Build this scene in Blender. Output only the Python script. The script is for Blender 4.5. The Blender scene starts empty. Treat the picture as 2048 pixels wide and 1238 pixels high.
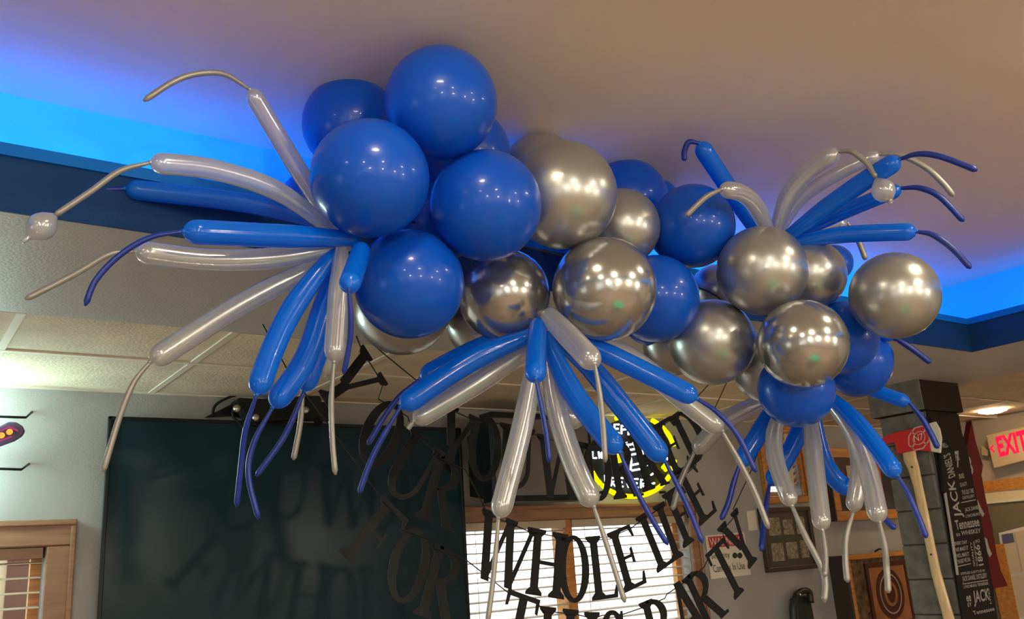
import bpy, math, random
import numpy as np
from mathutils import Vector, Matrix
random.seed(7)

# ------------------------------------------------------------------ camera, world, exposure
SC = bpy.context.scene
COL = SC.collection
CZ = 1.85                                   # the phone is held about head high
F = 1800.0
PITCH, ROLL, AZ = (math.radians(a) for a in (15.634, 3.8675, 35.967))

def ray(x, y, w=1.0):
    """direction of a photo pixel in room axes (X along the window wall, Y towards it, Z up)"""
    a, b, c = (x - 1024) / F, -(y - 619) / F, w
    cr, sr = math.cos(ROLL), math.sin(ROLL)
    a, b = cr * a + sr * b, -sr * a + cr * b
    cp, sp = math.cos(PITCH), math.sin(PITCH)
    up, fw = cp * b + sp * c, -sp * b + cp * c
    ca, sa = math.cos(AZ), math.sin(AZ)
    return Vector((ca * a + sa * fw, -sa * a + ca * fw, up))

EYE = Vector((0, 0, CZ))
fwd = ray(1024, 619).normalized()
rgt = (ray(1025, 619) - ray(1024, 619)).normalized()
upv = rgt.cross(fwd).normalized()
cam_d = bpy.data.cameras.new('camera')
cam = bpy.data.objects.new('camera', cam_d)
COL.objects.link(cam)
cam_d.sensor_width = 36.0
cam_d.lens = F / 2048 * 36
cam_d.clip_start = 0.02
M3 = Matrix((rgt, upv, -fwd)).transposed()
cam.matrix_world = Matrix.Translation(EYE) @ M3.to_4x4()
SC.camera = cam

W = bpy.data.worlds.new('daylight')
SC.world = W
W.use_nodes = True
bg = W.node_tree.nodes['Background']
bg.inputs[0].default_value = (0.95, 0.98, 1.0, 1)
bg.inputs[1].default_value = 2.6
vs = SC.view_settings
vs.view_transform = 'Standard'
vs.look = 'None'
vs.gamma = 1.0
vs.use_curve_mapping = False
vs.exposure = 0.15
BULB_POWER = 240.0
LED_POWER = 19.0

def onX(x, y, X):
    v = ray(x, y); return EYE + v * (X / v.x)
def onY(x, y, Y):
    v = ray(x, y); return EYE + v * (Y / v.y)
def onZ(x, y, Z):
    v = ray(x, y); return EYE + v * ((Z - CZ) / v.z)
def at(x, y, d):
    return EYE + ray(x, y).normalized() * d

# ------------------------------------------------------------------ materials
def new_mat(name):
    m = bpy.data.materials.new(name); m.use_nodes = True
    nt = m.node_tree
    return m, nt, nt.nodes['Principled BSDF']
def pm(name, col, rough=0.5, metal=0.0, spec=0.5, coat=0.0, bump=None, vary=None, emit=None, estr=0.0, trans=0.0):
    m, nt, b = new_mat(name)
    b.inputs['Base Color'].default_value = (*col, 1)
    b.inputs['Roughness'].default_value = rough
    b.inputs['Metallic'].default_value = metal
    b.inputs['Specular IOR Level'].default_value = spec
    b.inputs['Coat Weight'].default_value = coat
    if coat: b.inputs['Coat Roughness'].default_value = 0.04
    if emit:
        b.inputs['Emission Color'].default_value = (*emit, 1)
        b.inputs['Emission Strength'].default_value = estr
    tc = nt.nodes.new('ShaderNodeTexCoord')
    if vary:                                # (scale, amount[, stretch])
        n = nt.nodes.new('ShaderNodeTexNoise'); n.inputs['Scale'].default_value = vary[0]
        n.inputs['Detail'].default_value = 4
        mp = nt.nodes.new('ShaderNodeMapping')
        if len(vary) > 2: mp.inputs['Scale'].default_value = vary[2]
        nt.links.new(tc.outputs['Object'], mp.inputs[0]); nt.links.new(mp.outputs[0], n.inputs['Vector'])
        r = nt.nodes.new('ShaderNodeValToRGB')
        k = vary[1]
        r.color_ramp.elements[0].position = 0.3; r.color_ramp.elements[1].position = 0.7
        r.color_ramp.elements[0].color = (*[c * (1 - k) for c in col], 1)
        r.color_ramp.elements[1].color = (*[min(1, c * (1 + k)) for c in col], 1)
        nt.links.new(n.outputs['Fac'], r.inputs[0]); nt.links.new(r.outputs[0], b.inputs['Base Color'])
    if bump:                                # (scale, strength, distance)
        n = nt.nodes.new('ShaderNodeTexNoise'); n.inputs['Scale'].default_value = bump[0]
        n.inputs['Detail'].default_value = 3
        nt.links.new(tc.outputs['Object'], n.inputs['Vector'])
        bp = nt.nodes.new('ShaderNodeBump'); bp.inputs['Strength'].default_value = bump[1]
        bp.inputs['Distance'].default_value = bump[2]
        nt.links.new(n.outputs['Fac'], bp.inputs['Height']); nt.links.new(bp.outputs[0], b.inputs['Normal'])
    return m
def add_translucent(m, col, fac, transp=0.0):
    nt = m.node_tree; out = nt.nodes['Material Output']; b = nt.nodes['Principled BSDF']
    t = nt.nodes.new('ShaderNodeBsdfTranslucent'); t.inputs[0].default_value = (*col, 1)
    mx = nt.nodes.new('ShaderNodeMixShader'); mx.inputs[0].default_value = fac
    nt.links.new(b.outputs[0], mx.inputs[1]); nt.links.new(t.outputs[0], mx.inputs[2])
    last = mx
    if transp:
        tr = nt.nodes.new('ShaderNodeBsdfTransparent'); tr.inputs[0].default_value = (0.95, 0.95, 0.95, 1)
        lw = nt.nodes.new('ShaderNodeLayerWeight'); lw.inputs[0].default_value = 0.35
        mr = nt.nodes.new('ShaderNodeMapRange')
        mr.inputs['To Min'].default_value = transp; mr.inputs['To Max'].default_value = 0.0
        nt.links.new(lw.outputs['Facing'], mr.inputs['Value'])
        m2 = nt.nodes.new('ShaderNodeMixShader')
        nt.links.new(mr.outputs[0], m2.inputs[0]); nt.links.new(mx.outputs[0], m2.inputs[1]); nt.links.new(tr.outputs[0], m2.inputs[2])
        last = m2
    nt.links.new(last.outputs[0], out.inputs[0])
    return m
def emi(name, col, s):
    m = bpy.data.materials.new(name); m.use_nodes = True; nt = m.node_tree
    nt.nodes.remove(nt.nodes['Principled BSDF'])
    e = nt.nodes.new('ShaderNodeEmission'); e.inputs[0].default_value = (*col, 1); e.inputs[1].default_value = s
    nt.links.new(e.outputs[0], nt.nodes['Material Output'].inputs[0])
    return m

MT = {}
MT['ceil'] = pm('ceiling_paint', (0.80, 0.68, 0.53), 0.75, bump=(260, 0.12, 0.002))
MT['soffit'] = pm('soffit_paint', (0.50, 0.51, 0.53), 0.55, bump=(120, 0.35, 0.004))
MT['fascia'] = pm('navy_fascia_paint', (0.008, 0.045, 0.16), 0.6, spec=0.12, bump=(120, 0.3, 0.003))
MT['lip'] = pm('lip_led_tint', (0.003, 0.16, 0.60), 0.5, spec=0.15)  # brighter than the fascia: LED light on the lip put into its colour
MT['cove'] = pm('cove_led_tint', (0.02, 0.62, 0.92), 0.7)  # blue glow of the LED strip is painted into this base colour
MT['wall'] = pm('wall_paint', (0.36, 0.37, 0.375), 0.55, bump=(110, 0.4, 0.004), vary=(3, 0.05))
MT['wall_tan'] = pm('wall_paint_tan', (0.42, 0.37, 0.31), 0.6, bump=(110, 0.3, 0.003))
MT['tile'] = pm('ceiling_tile', (0.70, 0.60, 0.48), 0.9, bump=(90, 0.5, 0.006), vary=(5, 0.10))
MT['tbar'] = pm('tile_grid', (0.78, 0.72, 0.62), 0.5)
MT['floor'] = pm('floor_tile', (0.34, 0.24, 0.16), 0.35, vary=(2, 0.25))
MT['wood'] = pm('casing_wood', (0.30, 0.16, 0.09), 0.4, vary=(9, 0.28, (0.6, 4, 6)), coat=0.15)
MT['wood_pale'] = pm('casing_wood_pale', (0.27, 0.145, 0.08), 0.4, vary=(9, 0.22, (0.6, 4, 6)))
MT['wood_orange'] = pm('orange_wood', (0.52, 0.22, 0.05), 0.4, vary=(12, 0.25, (0.5, 3, 5)), coat=0.2)
MT['handle'] = pm('hickory', (0.72, 0.52, 0.27), 0.4, vary=(20, 0.15, (4, 4, 0.6)), coat=0.2)
MT['slat'] = add_translucent(pm('blind_slat', (0.62, 0.55, 0.42), 0.5), (0.7, 0.6, 0.45), 0.2)
MT['slat_brown'] = pm('brown_blind_slat', (0.48, 0.20, 0.07), 0.45, vary=(14, 0.2))
MT['cord'] = pm('cord', (0.75, 0.70, 0.58), 0.7)
MT['black'] = pm('black_plastic', (0.014, 0.017, 0.02), 0.35, spec=0.2)
MT['screen'] = pm('screen_glass', (0.013, 0.035, 0.048), 0.24, spec=0.11)
MT['screen_grey'] = pm('screen_grey', (0.16, 0.155, 0.145), 0.22, spec=0.7)
MT['metal'] = pm('bare_metal', (0.6, 0.6, 0.6), 0.3, metal=1)
MT['thread'] = pm('black_cord', (0.012, 0.012, 0.014), 0.7)
MT['stone'] = pm('grey_stone', (0.145, 0.15, 0.14), 0.8, bump=(40, 0.6, 0.01), vary=(18, 0.25))
MT['mortar'] = pm('mortar', (0.10, 0.10, 0.10), 0.9)
MT['dark_wood'] = pm('dark_brown_board', (0.022, 0.016, 0.013), 0.6, vary=(12, 0.3), spec=0.2)
MT['red'] = pm('red_enamel', (0.62, 0.018, 0.025), 0.35, coat=0.2)
MT['pale_edge'] = pm('bare_axe_edge', (0.72, 0.70, 0.60), 0.4)
MT['pink'] = pm('pink_print', (0.72, 0.38, 0.38), 0.6)
MT['white'] = pm('white_plastic', (0.75, 0.72, 0.66), 0.45)
MT['sign_black'] = pm('sign_black', (0.016, 0.013, 0.012), 0.5, spec=0.2)
MT['sign_red'] = pm('sign_dark_red', (0.12, 0.011, 0.014), 0.5, spec=0.25)
MT['print'] = pm('grey_print', (0.36, 0.34, 0.32), 0.6)
MT['print_dark'] = pm('dark_print', (0.03, 0.03, 0.03), 0.6)
MT['print_red'] = pm('red_print', (0.50, 0.04, 0.05), 0.6)
MT['paper'] = pm('paper', (0.62, 0.52, 0.36), 0.8)
MT['tan_panel'] = pm('tan_plastic', (0.46, 0.37, 0.24), 0.5)
MT['blue_print'] = pm('blue_print', (0.10, 0.11, 0.22), 0.7)
MT['olive'] = pm('olive_panel', (0.17, 0.15, 0.10), 0.6)
MT['cream'] = pm('cream_board', (0.72, 0.62, 0.42), 0.6)
MT['exit_red'] = emi('exit_letters', (1.0, 0.012, 0.05), 1.3)
MT['neon_yellow'] = emi('neon_yellow', (1.0, 0.85, 0.0), 2.6)
MT['neon_white'] = emi('neon_white', (0.85, 0.95, 1.0), 3.0)
MT['neon_green'] = emi('neon_green', (0.70, 1.0, 0.88), 150.0)
MT['neon_orange'] = emi('neon_orange', (1.0, 0.32, 0.05), 1.6)
MT['neon_pink'] = emi('neon_pink', (0.8, 0.1, 0.35), 0.5)
MT['purple'] = pm('purple_panel', (0.05, 0.03, 0.07), 0.4)
MT['bulb'] = emi('warm_bulb', (1.0, 0.86, 0.66), BULB_POWER)
MT['down_bulb'] = emi('downlight_bulb', (1.0, 0.85, 0.60), 75.0)
MT['down_bulb_2'] = emi('downlight_bulb_strong', (1.0, 0.88, 0.70), 420.0)
MT['can_bulb'] = emi('can_bulb', (1.0, 0.66, 0.34), 45.0)
MT['led_dim'] = emi('blue_led_dim', (0.0, 0.19, 1.0), LED_POWER * 0.5)
MT['led'] = emi('blue_led', (0.0, 0.19, 1.0), LED_POWER)
MT['grass'] = pm('pale_pavement', (0.60, 0.58, 0.50), 0.9)
MT['foliage'] = pm('foliage', (0.22, 0.40, 0.06), 0.9)
MT['brick'] = pm('red_brown_brick', (0.10, 0.032, 0.02), 0.85, vary=(30, 0.2))
MT['felt'] = pm('green_felt', (0.04, 0.62, 0.34), 0.9)
MT['stonepic'] = pm('mottled_brown', (0.11, 0.065, 0.035), 0.7, vary=(28, 0.8))
MT['navy'] = pm('navy_picture', (0.02, 0.035, 0.055), 0.3, vary=(7, 0.6))
MT['copper'] = pm('copper_picture', (0.32, 0.13, 0.05), 0.5, vary=(12, 0.2))
MT['maroon'] = pm('maroon_ink', (0.07, 0.016, 0.008), 0.6)
MT['frame_dark'] = pm('dark_frame', (0.055, 0.042, 0.032), 0.4)
MT['mat_dark'] = pm('dark_mat', (0.075, 0.065, 0.052), 0.5)
MT['photo'] = pm('old_photo', (0.26, 0.22, 0.16), 0.5, vary=(60, 0.6))
MT['phone'] = pm('phone_black', (0.02, 0.024, 0.028), 0.4)

# glossy latex of the round balloons
MT['blue'] = pm('blue_latex', (0.003, 0.080, 0.56), 0.3, spec=0.25, coat=0.22)
MT['silver'] = pm('silver_latex', (0.45, 0.46, 0.46), 0.31, metal=0.8, coat=0.3)
MT['silver_sharp'] = pm('silver_latex_glossy', (0.46, 0.465, 0.46), 0.19, metal=0.85, coat=0.3)
MT['silver_sharp_knot'] = pm('silver_latex_glossy_knot', (0.35, 0.33, 0.30), 0.4, metal=0.5)
MT['blue_knot'] = pm('blue_latex_knot', (0.004, 0.03, 0.25), 0.4)
MT['silver_knot'] = pm('silver_latex_knot', (0.35, 0.33, 0.30), 0.4, metal=0.5)
MT['blue_long'] = add_translucent(pm('blue_latex_long', (0.002, 0.20, 0.90), 0.2, coat=0.35), (0.0, 0.34, 1.0), 0.42)
MT['silver_long'] = add_translucent(pm('silver_latex_long', (0.70, 0.72, 0.73), 0.2, metal=0.6, coat=0.5), (0.86, 0.86, 0.80), 0.32, 0.30)
MT['blue_tail'] = pm('blue_latex_tail', (0.008, 0.03, 0.28), 0.35)
MT['silver_tail'] = add_translucent(pm('silver_latex_tail', (0.40, 0.39, 0.365), 0.35, metal=0.4), (0.6, 0.56, 0.48), 0.2)

def glitter():
    m, nt, b = new_mat('black_glitter')
    b.inputs['Base Color'].default_value = (0.010, 0.012, 0.014, 1)
    b.inputs['Roughness'].default_value = 0.5; b.inputs['Specular IOR Level'].default_value = 0.28
    tc = nt.nodes.new('ShaderNodeTexCoord')
    v = nt.nodes.new('ShaderNodeTexVoronoi'); v.inputs['Scale'].default_value = 420
    nt.links.new(tc.outputs['Object'], v.inputs['Vector'])
    nm = nt.nodes.new('ShaderNodeBump'); nm.inputs['Strength'].default_value = 0.6; nm.inputs['Distance'].default_value = 0.002
    nt.links.new(v.outputs['Color'], nm.inputs['Height']); nt.links.new(nm.outputs[0], b.inputs['Normal'])
    return m
MT['glitter'] = glitter()
def glass_mat():
    m = bpy.data.materials.new('window_glass'); m.use_nodes = True; nt = m.node_tree
    nt.nodes.remove(nt.nodes['Principled BSDF'])
    t = nt.nodes.new('ShaderNodeBsdfTransparent'); g = nt.nodes.new('ShaderNodeBsdfGlossy'); g.inputs['Roughness'].default_value = 0.02
    mx = nt.nodes.new('ShaderNodeMixShader'); mx.inputs[0].default_value = 0.05
    nt.links.new(t.outputs[0], mx.inputs[1]); nt.links.new(g.outputs[0], mx.inputs[2]); nt.links.new(mx.outputs[0], nt.nodes['Material Output'].inputs[0])
    return m
MT['glass'] = glass_mat()

# ------------------------------------------------------------------ mesh helpers
class MB:
    def __init__(s): s.v = []; s.f = []; s.sm = []
    def add(s, vs, fs, smooth=False):
        k = len(s.v); s.v += [Vector(p) for p in vs]; s.f += [tuple(i + k for i in f) for f in fs]; s.sm += [smooth] * len(fs)
        return s
    def box(s, a, b):
        (x0, y0, z0), (x1, y1, z1) = a, b
        x0, x1 = min(x0, x1), max(x0, x1); y0, y1 = min(y0, y1), max(y0, y1); z0, z1 = min(z0, z1), max(z0, z1)
        return s.add([(x0, y0, z0), (x1, y0, z0), (x1, y1, z0), (x0, y1, z0), (x0, y0, z1), (x1, y0, z1), (x1, y1, z1), (x0, y1, z1)],
                     [(0, 3, 2, 1), (4, 5, 6, 7), (0, 1, 5, 4), (1, 2, 6, 5), (2, 3, 7, 6), (3, 0, 4, 7)])
    def prism(s, pts, t):
        """polygon (3D points in one plane) extruded by vector t"""
        n = len(pts); t = Vector(t); P = [Vector(p) for p in pts]
        return s.add(P + [p + t for p in P], [tuple(range(n))] + [tuple(range(2 * n - 1, n - 1, -1))] +
                     [(i, i + n, (i + 1) % n + n, (i + 1) % n) for i in range(n)])
    def tube(s, path, radii, seg=10, cap=True):
        P = [Vector(p) for p in path]; n = len(P)
        if not hasattr(radii, '__len__'): radii = [radii] * n
        T = [(P[min(i + 1, n - 1)] - P[max(i - 1, 0)]).normalized() for i in range(n)]
        a = Vector((0, 0, 1)) if abs(T[0].z) < 0.9 else Vector((1, 0, 0))
        u = T[0].cross(a).normalized(); vs = []
        for i in range(n):
            u = (u - T[i] * u.dot(T[i])).normalized(); w = T[i].cross(u)
            for k in range(seg):
                q = 2 * math.pi * k / seg
                vs.append(P[i] + (u * math.cos(q) + w * math.sin(q)) * radii[i])
        fs = [(i * seg + k, i * seg + (k + 1) % seg, (i + 1) * seg + (k + 1) % seg, (i + 1) * seg + k) for i in range(n - 1) for k in range(seg)]
        if cap: fs += [tuple(range(seg - 1, -1, -1)), tuple((n - 1) * seg + k for k in range(seg))]
        return s.add(vs, fs, True)
    def lathe(s, base, axis, prof, seg=24, smooth=True):
        """prof: list of (radius, height along axis)"""
        axis = Vector(axis).normalized(); base = Vector(base)
        return s.tube([base + axis * h for r, h in prof], [max(r, 1e-5) for r, h in prof], seg) if smooth else s
ORG = {}
def link(o, parent, label, cat, group, kind):
    COL.objects.link(o)
    if parent: o.parent = parent
    if label: o['label'] = label
    if cat: o['category'] = cat
    if group: o['group'] = group
    if kind: o['kind'] = kind
    return o
def obj(name, mb, mat, parent=None, label=None, cat=None, group=None, kind=None, origin=None, bevel=0, subd=0):
    me = bpy.data.meshes.new(name)
    if parent is not None: o0 = ORG[parent]
    elif origin is not None: o0 = Vector(origin)
    else:
        n = len(mb.v); o0 = sum(mb.v, Vector()) / n; o0 = Vector((o0.x, o0.y, min(p.z for p in mb.v)))
    me.from_pydata([tuple(p - o0) for p in mb.v], [], mb.f); me.update()
    me.polygons.foreach_set('use_smooth', mb.sm)
    me.materials.append(MT[mat] if isinstance(mat, str) else mat)
    o = bpy.data.objects.new(name, me)
    if parent is None: o.location = o0
    ORG[o] = o0
    if bevel:
        md = o.modifiers.new('bevel', 'BEVEL'); md.width = bevel; md.segments = 2; md.limit_method = 'ANGLE'
    return link(o, parent, label, cat, group, kind)
def thing(name, loc, label, cat, group=None, kind=None):
    o = bpy.data.objects.new(name, None); o.location = loc; o.empty_display_size = 0.05
    ORG[o] = Vector(loc)
    return link(o, None, label, cat, group, kind)
def box(a, b): return MB().box(a, b)
def struct(name, mb, mat, parent=None, **k): return obj(name, mb, mat, parent, kind=None if parent else 'structure', **k)
def smooth_path(pts, n=24):
    """Catmull-Rom through 3D points"""
    P = [Vector(p) for p in pts]
    if len(P) == 2: P = [P[0], P[0].lerp(P[1], 0.5), P[1]]
    Q = [P[0] * 2 - P[1]] + P + [P[-1] * 2 - P[-2]]
    L = [0]
    for i in range(len(P) - 1): L.append(L[-1] + (P[i + 1] - P[i]).length)
    out = []
    for k in range(n):
        t = L[-1] * k / (n - 1)
        i = 0
        while i < len(P) - 2 and t > L[i + 1]: i += 1
        u = (t - L[i]) / max(1e-9, L[i + 1] - L[i])
        a, b, c, d = Q[i], Q[i + 1], Q[i + 2], Q[i + 3]
        out.append(0.5 * ((2 * b) + (c - a) * u + (2 * a - 5 * b + 4 * c - d) * u * u + (3 * b - a - 3 * c + d) * u ** 3))
    return out
def text_mesh(txt, spacing=1.0, bold=0.0):
    cu = bpy.data.curves.new('txt', 'FONT'); cu.body = txt; cu.space_character = spacing; cu.resolution_u = 3; cu.offset = bold
    o = bpy.data.objects.new('txt', cu); COL.objects.link(o)
    dg = bpy.context.evaluated_depsgraph_get(); me = o.evaluated_get(dg).to_mesh()
    v = [tuple(p.co) for p in me.vertices]; f = [tuple(p.vertices) for p in me.polygons]
    o.evaluated_get(dg).to_mesh_clear(); bpy.data.objects.remove(o); bpy.data.curves.remove(cu)
    x0 = min(p[0] for p in v); x1 = max(p[0] for p in v); y0 = min(p[1] for p in v); y1 = max(p[1] for p in v)
    return [((p[0] - x0) / (x1 - x0), (p[1] - y0) / max(1e-6, y1 - y0)) for p in v], f
def text_quad(mb, txt, ll, lr, ul, off=(0, 0, 0), spacing=1.0, bold=0.0):
    v, f = text_mesh(txt, spacing, bold); ll, lr, ul, off = Vector(ll), Vector(lr), Vector(ul), Vector(off)
    return mb.add([ll + (lr - ll) * a + (ul - ll) * b + off for a, b in v], f)

# ------------------------------------------------------------------ the room
H_TRAY, H_LOW = CZ + 1.115, CZ + 0.75
YW, XL, XR, YF = 3.78, -3.4, 6.45, -4.4       # window wall, left wall, right wall, wall behind the camera
FY, FX = 1.96, 3.88                           # fascia of the raised tray
BY, BX = 2.72, 4.69                           # outer edge of the soffit round it
TL, TF = -2.6, -2.2                           # tray's other two sides
REC = 0.20                                    # depth of the light cove

struct('floor', box((XL, YF, -0.1), (XR, YW, 0)), 'floor')
struct('ceiling', box((TL - REC, TF - REC, H_TRAY), (FX + REC, FY + REC, H_TRAY + 0.08)), 'ceil')
def holed(fixed, axis, lo, hi, ops, ztop):
    m = MB(); a0 = lo
    def bx(p, q, z0, z1):
        if axis == 'x': m.box((p, fixed[0], z0), (q, fixed[1], z1))
        else: m.box((fixed[0], p, z0), (fixed[1], q, z1))
    for a, b, z0, z1 in ops:
        bx(a0, a, 0, ztop); bx(a, b, 0, z0); bx(a, b, z1, ztop); a0 = b
    bx(a0, hi, 0, ztop)
    return m
struct('wall_left', holed((XL - 0.12, XL), 'y', YF, YW, [(-3.8, -1.6, 0.8, 2.1), (0.75, 1.65, 1.2, 2.1)], H_LOW + 0.1), 'wall_tan')
struct('wall_front', holed((YF - 0.12, YF), 'x', XL, XR, [(-2.8, -1.2, 0.9, 2.1), (4.6, 5.9, 0.9, 2.1)], H_LOW + 0.1), 'wall_tan')

# soffit: a boxed beam round the raised tray, its fascia, the lip and the cove behind it
sf = MB()
sf.box((TL - 0.8, FY, H_LOW), (BX, BY, H_LOW + 0.05)).box((FX, TF, H_LOW), (BX, FY, H_LOW + 0.05))
sf.box((TL - 0.8, TF - 0.76, H_LOW), (BX, TF, H_LOW + 0.05)).box((TL - 0.8, TF, H_LOW), (TL, FY, H_LOW + 0.05))
struct('ceiling_soffit', sf, 'soffit')
ZL0, ZL1 = CZ + 0.868, CZ + 0.895
fa = MB()
fa.box((TL, FY - 0.006, H_LOW - 0.002), (FX, FY + 0.0, ZL0)).box((FX - 0.006, TF, H_LOW - 0.002), (FX, FY, ZL0))
fa.box((TL, FY, H_LOW + 0.05), (FX, FY + 0.02, ZL0)).box((FX, TF, H_LOW + 0.05), (FX + 0.02, FY + 0.02, ZL0))
fa.box((TL, TF - 0.02, H_LOW + 0.05), (FX, TF, ZL0)).box((TL - 0.02, TF, H_LOW + 0.05), (TL, FY, ZL0))
struct('trim_1', fa, 'fascia')
lp = MB()
lp.box((TL, FY - 0.014, ZL0), (FX, FY + 0.02, ZL1)).box((FX - 0.014, TF, ZL0), (FX + 0.02, FY + 0.02, ZL1))
lp.box((TL, TF - 0.02, ZL0), (FX, TF + 0.014, ZL1)).box((TL - 0.02, TF, ZL0), (TL + 0.014, FY, ZL1))
struct('trim_2', lp, 'lip')
cv = MB()
Z0 = CZ + 0.815
cv.box((TL - REC, FY + 0.02, Z0 - 0.02), (FX + REC, FY + REC, Z0)).box((TL - REC, FY + REC, Z0 - 0.02), (FX + REC, FY + REC + 0.02, H_TRAY + 0.08))
cv.box((FX + 0.02, TF - REC, Z0 - 0.02), (FX + REC, FY + 0.02, Z0)).box((FX + REC, TF - REC, Z0 - 0.02), (FX + REC + 0.02, FY + REC, H_TRAY + 0.08))
cv.box((TL - REC, TF - REC, Z0 - 0.02), (FX + REC, TF - 0.02, Z0)).box((TL - REC, TF - REC - 0.02, Z0 - 0.02), (FX + REC, TF - REC, H_TRAY + 0.08))
cv.box((TL - REC, TF, Z0 - 0.02), (TL - 0.02, FY, Z0)).box((TL - REC - 0.02, TF - REC, Z0 - 0.02), (TL - REC, FY + REC, H_TRAY + 0.08))
struct('trim_3', cv, 'cove')
for lab, a, b in (('blue LED strip hidden in the ceiling cove along the window side', (TL, FY + 0.021), (FX, FY + 0.026)),
                  ('blue LED strip hidden in the ceiling cove on the side of the exit sign', (FX + 0.021, TF), (FX + 0.026, FY)),):
    obj('led_strip', box((*a, Z0 + 0.012), (*b, Z0 + 0.052)), 'led' if 'window' in lab else 'led_dim', None, lab, 'light strip', 'blue cove lights')

# window wall with three openings
OP = [(-0.75, 0.56, 0.75, CZ + 0.165), (2.37, 3.88, 0.75, CZ + 0.195), (4.62, 4.96, CZ + 0.29, CZ + 0.69)]
wb = MB(); T = 0.14; HT = H_LOW + 0.1
x = XL
for (a, b, z0, z1) in OP:
    wb.box((x, YW, 0), (a, YW + T, HT)).box((a, YW, 0), (b, YW + T, z0)).box((a, YW, z1), (b, YW + T, HT)); x = b
wb.box((x, YW, 0), (XR + 0.12, YW + T, HT))
struct('wall_back', wb, 'wall')

def window(name, op, cw, mull=None, wood='wood', slats='slat', pitch=0.0455, tilt=0.0):
    a, b, z0, z1 = op
    w = thing(name, ((a + b) / 2, YW, z0), None, None, kind='structure')
    y0 = YW - 0.022
    for k, (p, q) in enumerate((((a - cw, y0, z1), (b + cw, YW, z1 + cw)), ((a - cw, y0, z0 - cw), (b + cw, YW, z0)),
                               ((a - cw, y0, z0), (a, YW, z1)), ((b, y0, z0), (b + cw, YW, z1)))):
        c = obj('casing', box(p, q), wood, w, bevel=0.006)
    # a raised outer moulding on the casing
    m = MB()
    m.box((a - cw, y0 - 0.012, z1 + cw - 0.022), (b + cw, y0, z1 + cw)).box((a - cw, y0 - 0.012, z0), (a - cw + 0.02, y0, z1 + cw - 0.022)).box((b + cw - 0.02, y0 - 0.012, z0), (b + cw, y0, z1 + cw - 0.022))
    obj('casing_moulding', m, wood, w, bevel=0.005)
    s = MB()
    for (p, q) in (((a, z0), (a + 0.035, z1)), ((b - 0.035, z0), (b, z1)), ((a, z1 - 0.035), (b, z1)), ((a, z0), (b, z0 + 0.035))):
        s.box((p[0], YW + 0.085, p[1]), (q[0], YW + 0.12, q[1]))
    if mull: s.box((mull - 0.03, YW + 0.02, z0), (mull + 0.03, YW + 0.12, z1))
    obj('sash', s, 'wood_orange', w)
    obj('pane', box((a + 0.03, YW + 0.1, z0 + 0.03), (b - 0.03, YW + 0.104, z1 - 0.03)), 'glass', w)
    spans = [(a + 0.008, b - 0.008)] if not mull else [(a + 0.008, mull - 0.022), (mull + 0.022, b - 0.008)]
    for (p, q) in spans:
        obj('headrail', box((p, YW + 0.006, z1 - 0.04), (q, YW + 0.06, z1 - 0.002)), wood if slats == 'slat' and not mull else slats, w)
        n = int((z1 - z0 - 0.06) / pitch)
        me = None
        for i in range(n):
            z = z1 - 0.055 - i * pitch
            sl = MB().prism([(p, YW + 0.010, z - tilt), (p, YW + 0.034, z + 0.001), (p, YW + 0.058, z - 0.002 + tilt), (p, YW + 0.058, z + 0.0008 + tilt), (p, YW + 0.034, z + 0.0038), (p, YW + 0.010, z + 0.0028 - tilt)], (q - p, 0, 0))
            if me is None:
                base = obj('blind_slat', sl, slats, w); me = base.data; zz = z
            else:
                c = bpy.data.objects.new('blind_slat', me); c.location = (0, 0, z - zz); link(c, w, None, None, None, None)
        for t in (0.12, 0.88):
            xx = p + (q - p) * t
            obj('blind_cord', MB().tube([(xx, YW + 0.03, z1 - 0.03), (xx, YW + 0.03, z0 + 0.03)], 0.0016, 5), 'cord', w)
    return w
window('window_1', OP[0], 0.095, wood='wood_pale', pitch=0.052, tilt=0.0035)
window('window_2', OP[1], 0.075, mull=3.02, tilt=0.0035)
window('window_3', OP[2], 0.045, wood='wood_orange', slats='slat_brown', pitch=0.043, tilt=-0.019)

# right wall with its trimmed opening
wr = MB()
OZ = CZ + 0.255
wr.box((XR, YF, OZ + 0.06), (XR + 0.12, YW, HT)).box((XR, 3.45, 0), (XR + 0.12, YW, OZ + 0.06)).box((XR, YF, 0), (XR + 0.12, 1.5, OZ + 0.06))
wr.box((XR, 1.5, 0), (XR + 0.12, 3.45, CZ + 0.19))
struct('wall_right', wr, 'wall_tan')
struct('trim_4', box((XR - 0.02, 0.8, OZ), (XR, YW, OZ + 0.075)), 'wood_orange')
struct('trim_5', box((XR - 0.012, 0.8, CZ + 0.19), (XR, YW, OZ)), 'cream')
struct('trim_6', box((XR - 0.02, 0.8, CZ + 0.175), (XR + 0.0, YW, CZ + 0.19)), 'white')

# lower ceiling: lay-in tiles on a grid
lc = struct('ceiling_lower', box((TL - 0.8, BY, H_LOW + 0.03), (XR, YW, H_LOW + 0.07)), 'tile')
struct('ceiling_lower_side', MB().box((BX, YF, H_LOW + 0.03), (XR, BY, H_LOW + 0.07)).box((XL, YF, H_LOW + 0.03), (BX, TF - 0.76, H_LOW + 0.07)).box((XL, TF - 0.76, H_LOW + 0.03), (TL - 0.8, YW, H_LOW + 0.07)), 'tile')
rows = [(2.725, 3.19), (3.19, 3.78)]
for (y0, y1) in rows:
    k = -1
    xs = [-0.9 + 0.6 * i for i in range(13)]
    for a, b in zip(xs[:-1], xs[1:]):
        b = min(b, XR)
        obj('ceiling_tile', box((a + 0.012, y0 + 0.012, H_LOW + random.uniform(0.003, 0.006)), (b - 0.012, y1 - 0.012, H_LOW + 0.03)), 'tile', lc)
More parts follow.
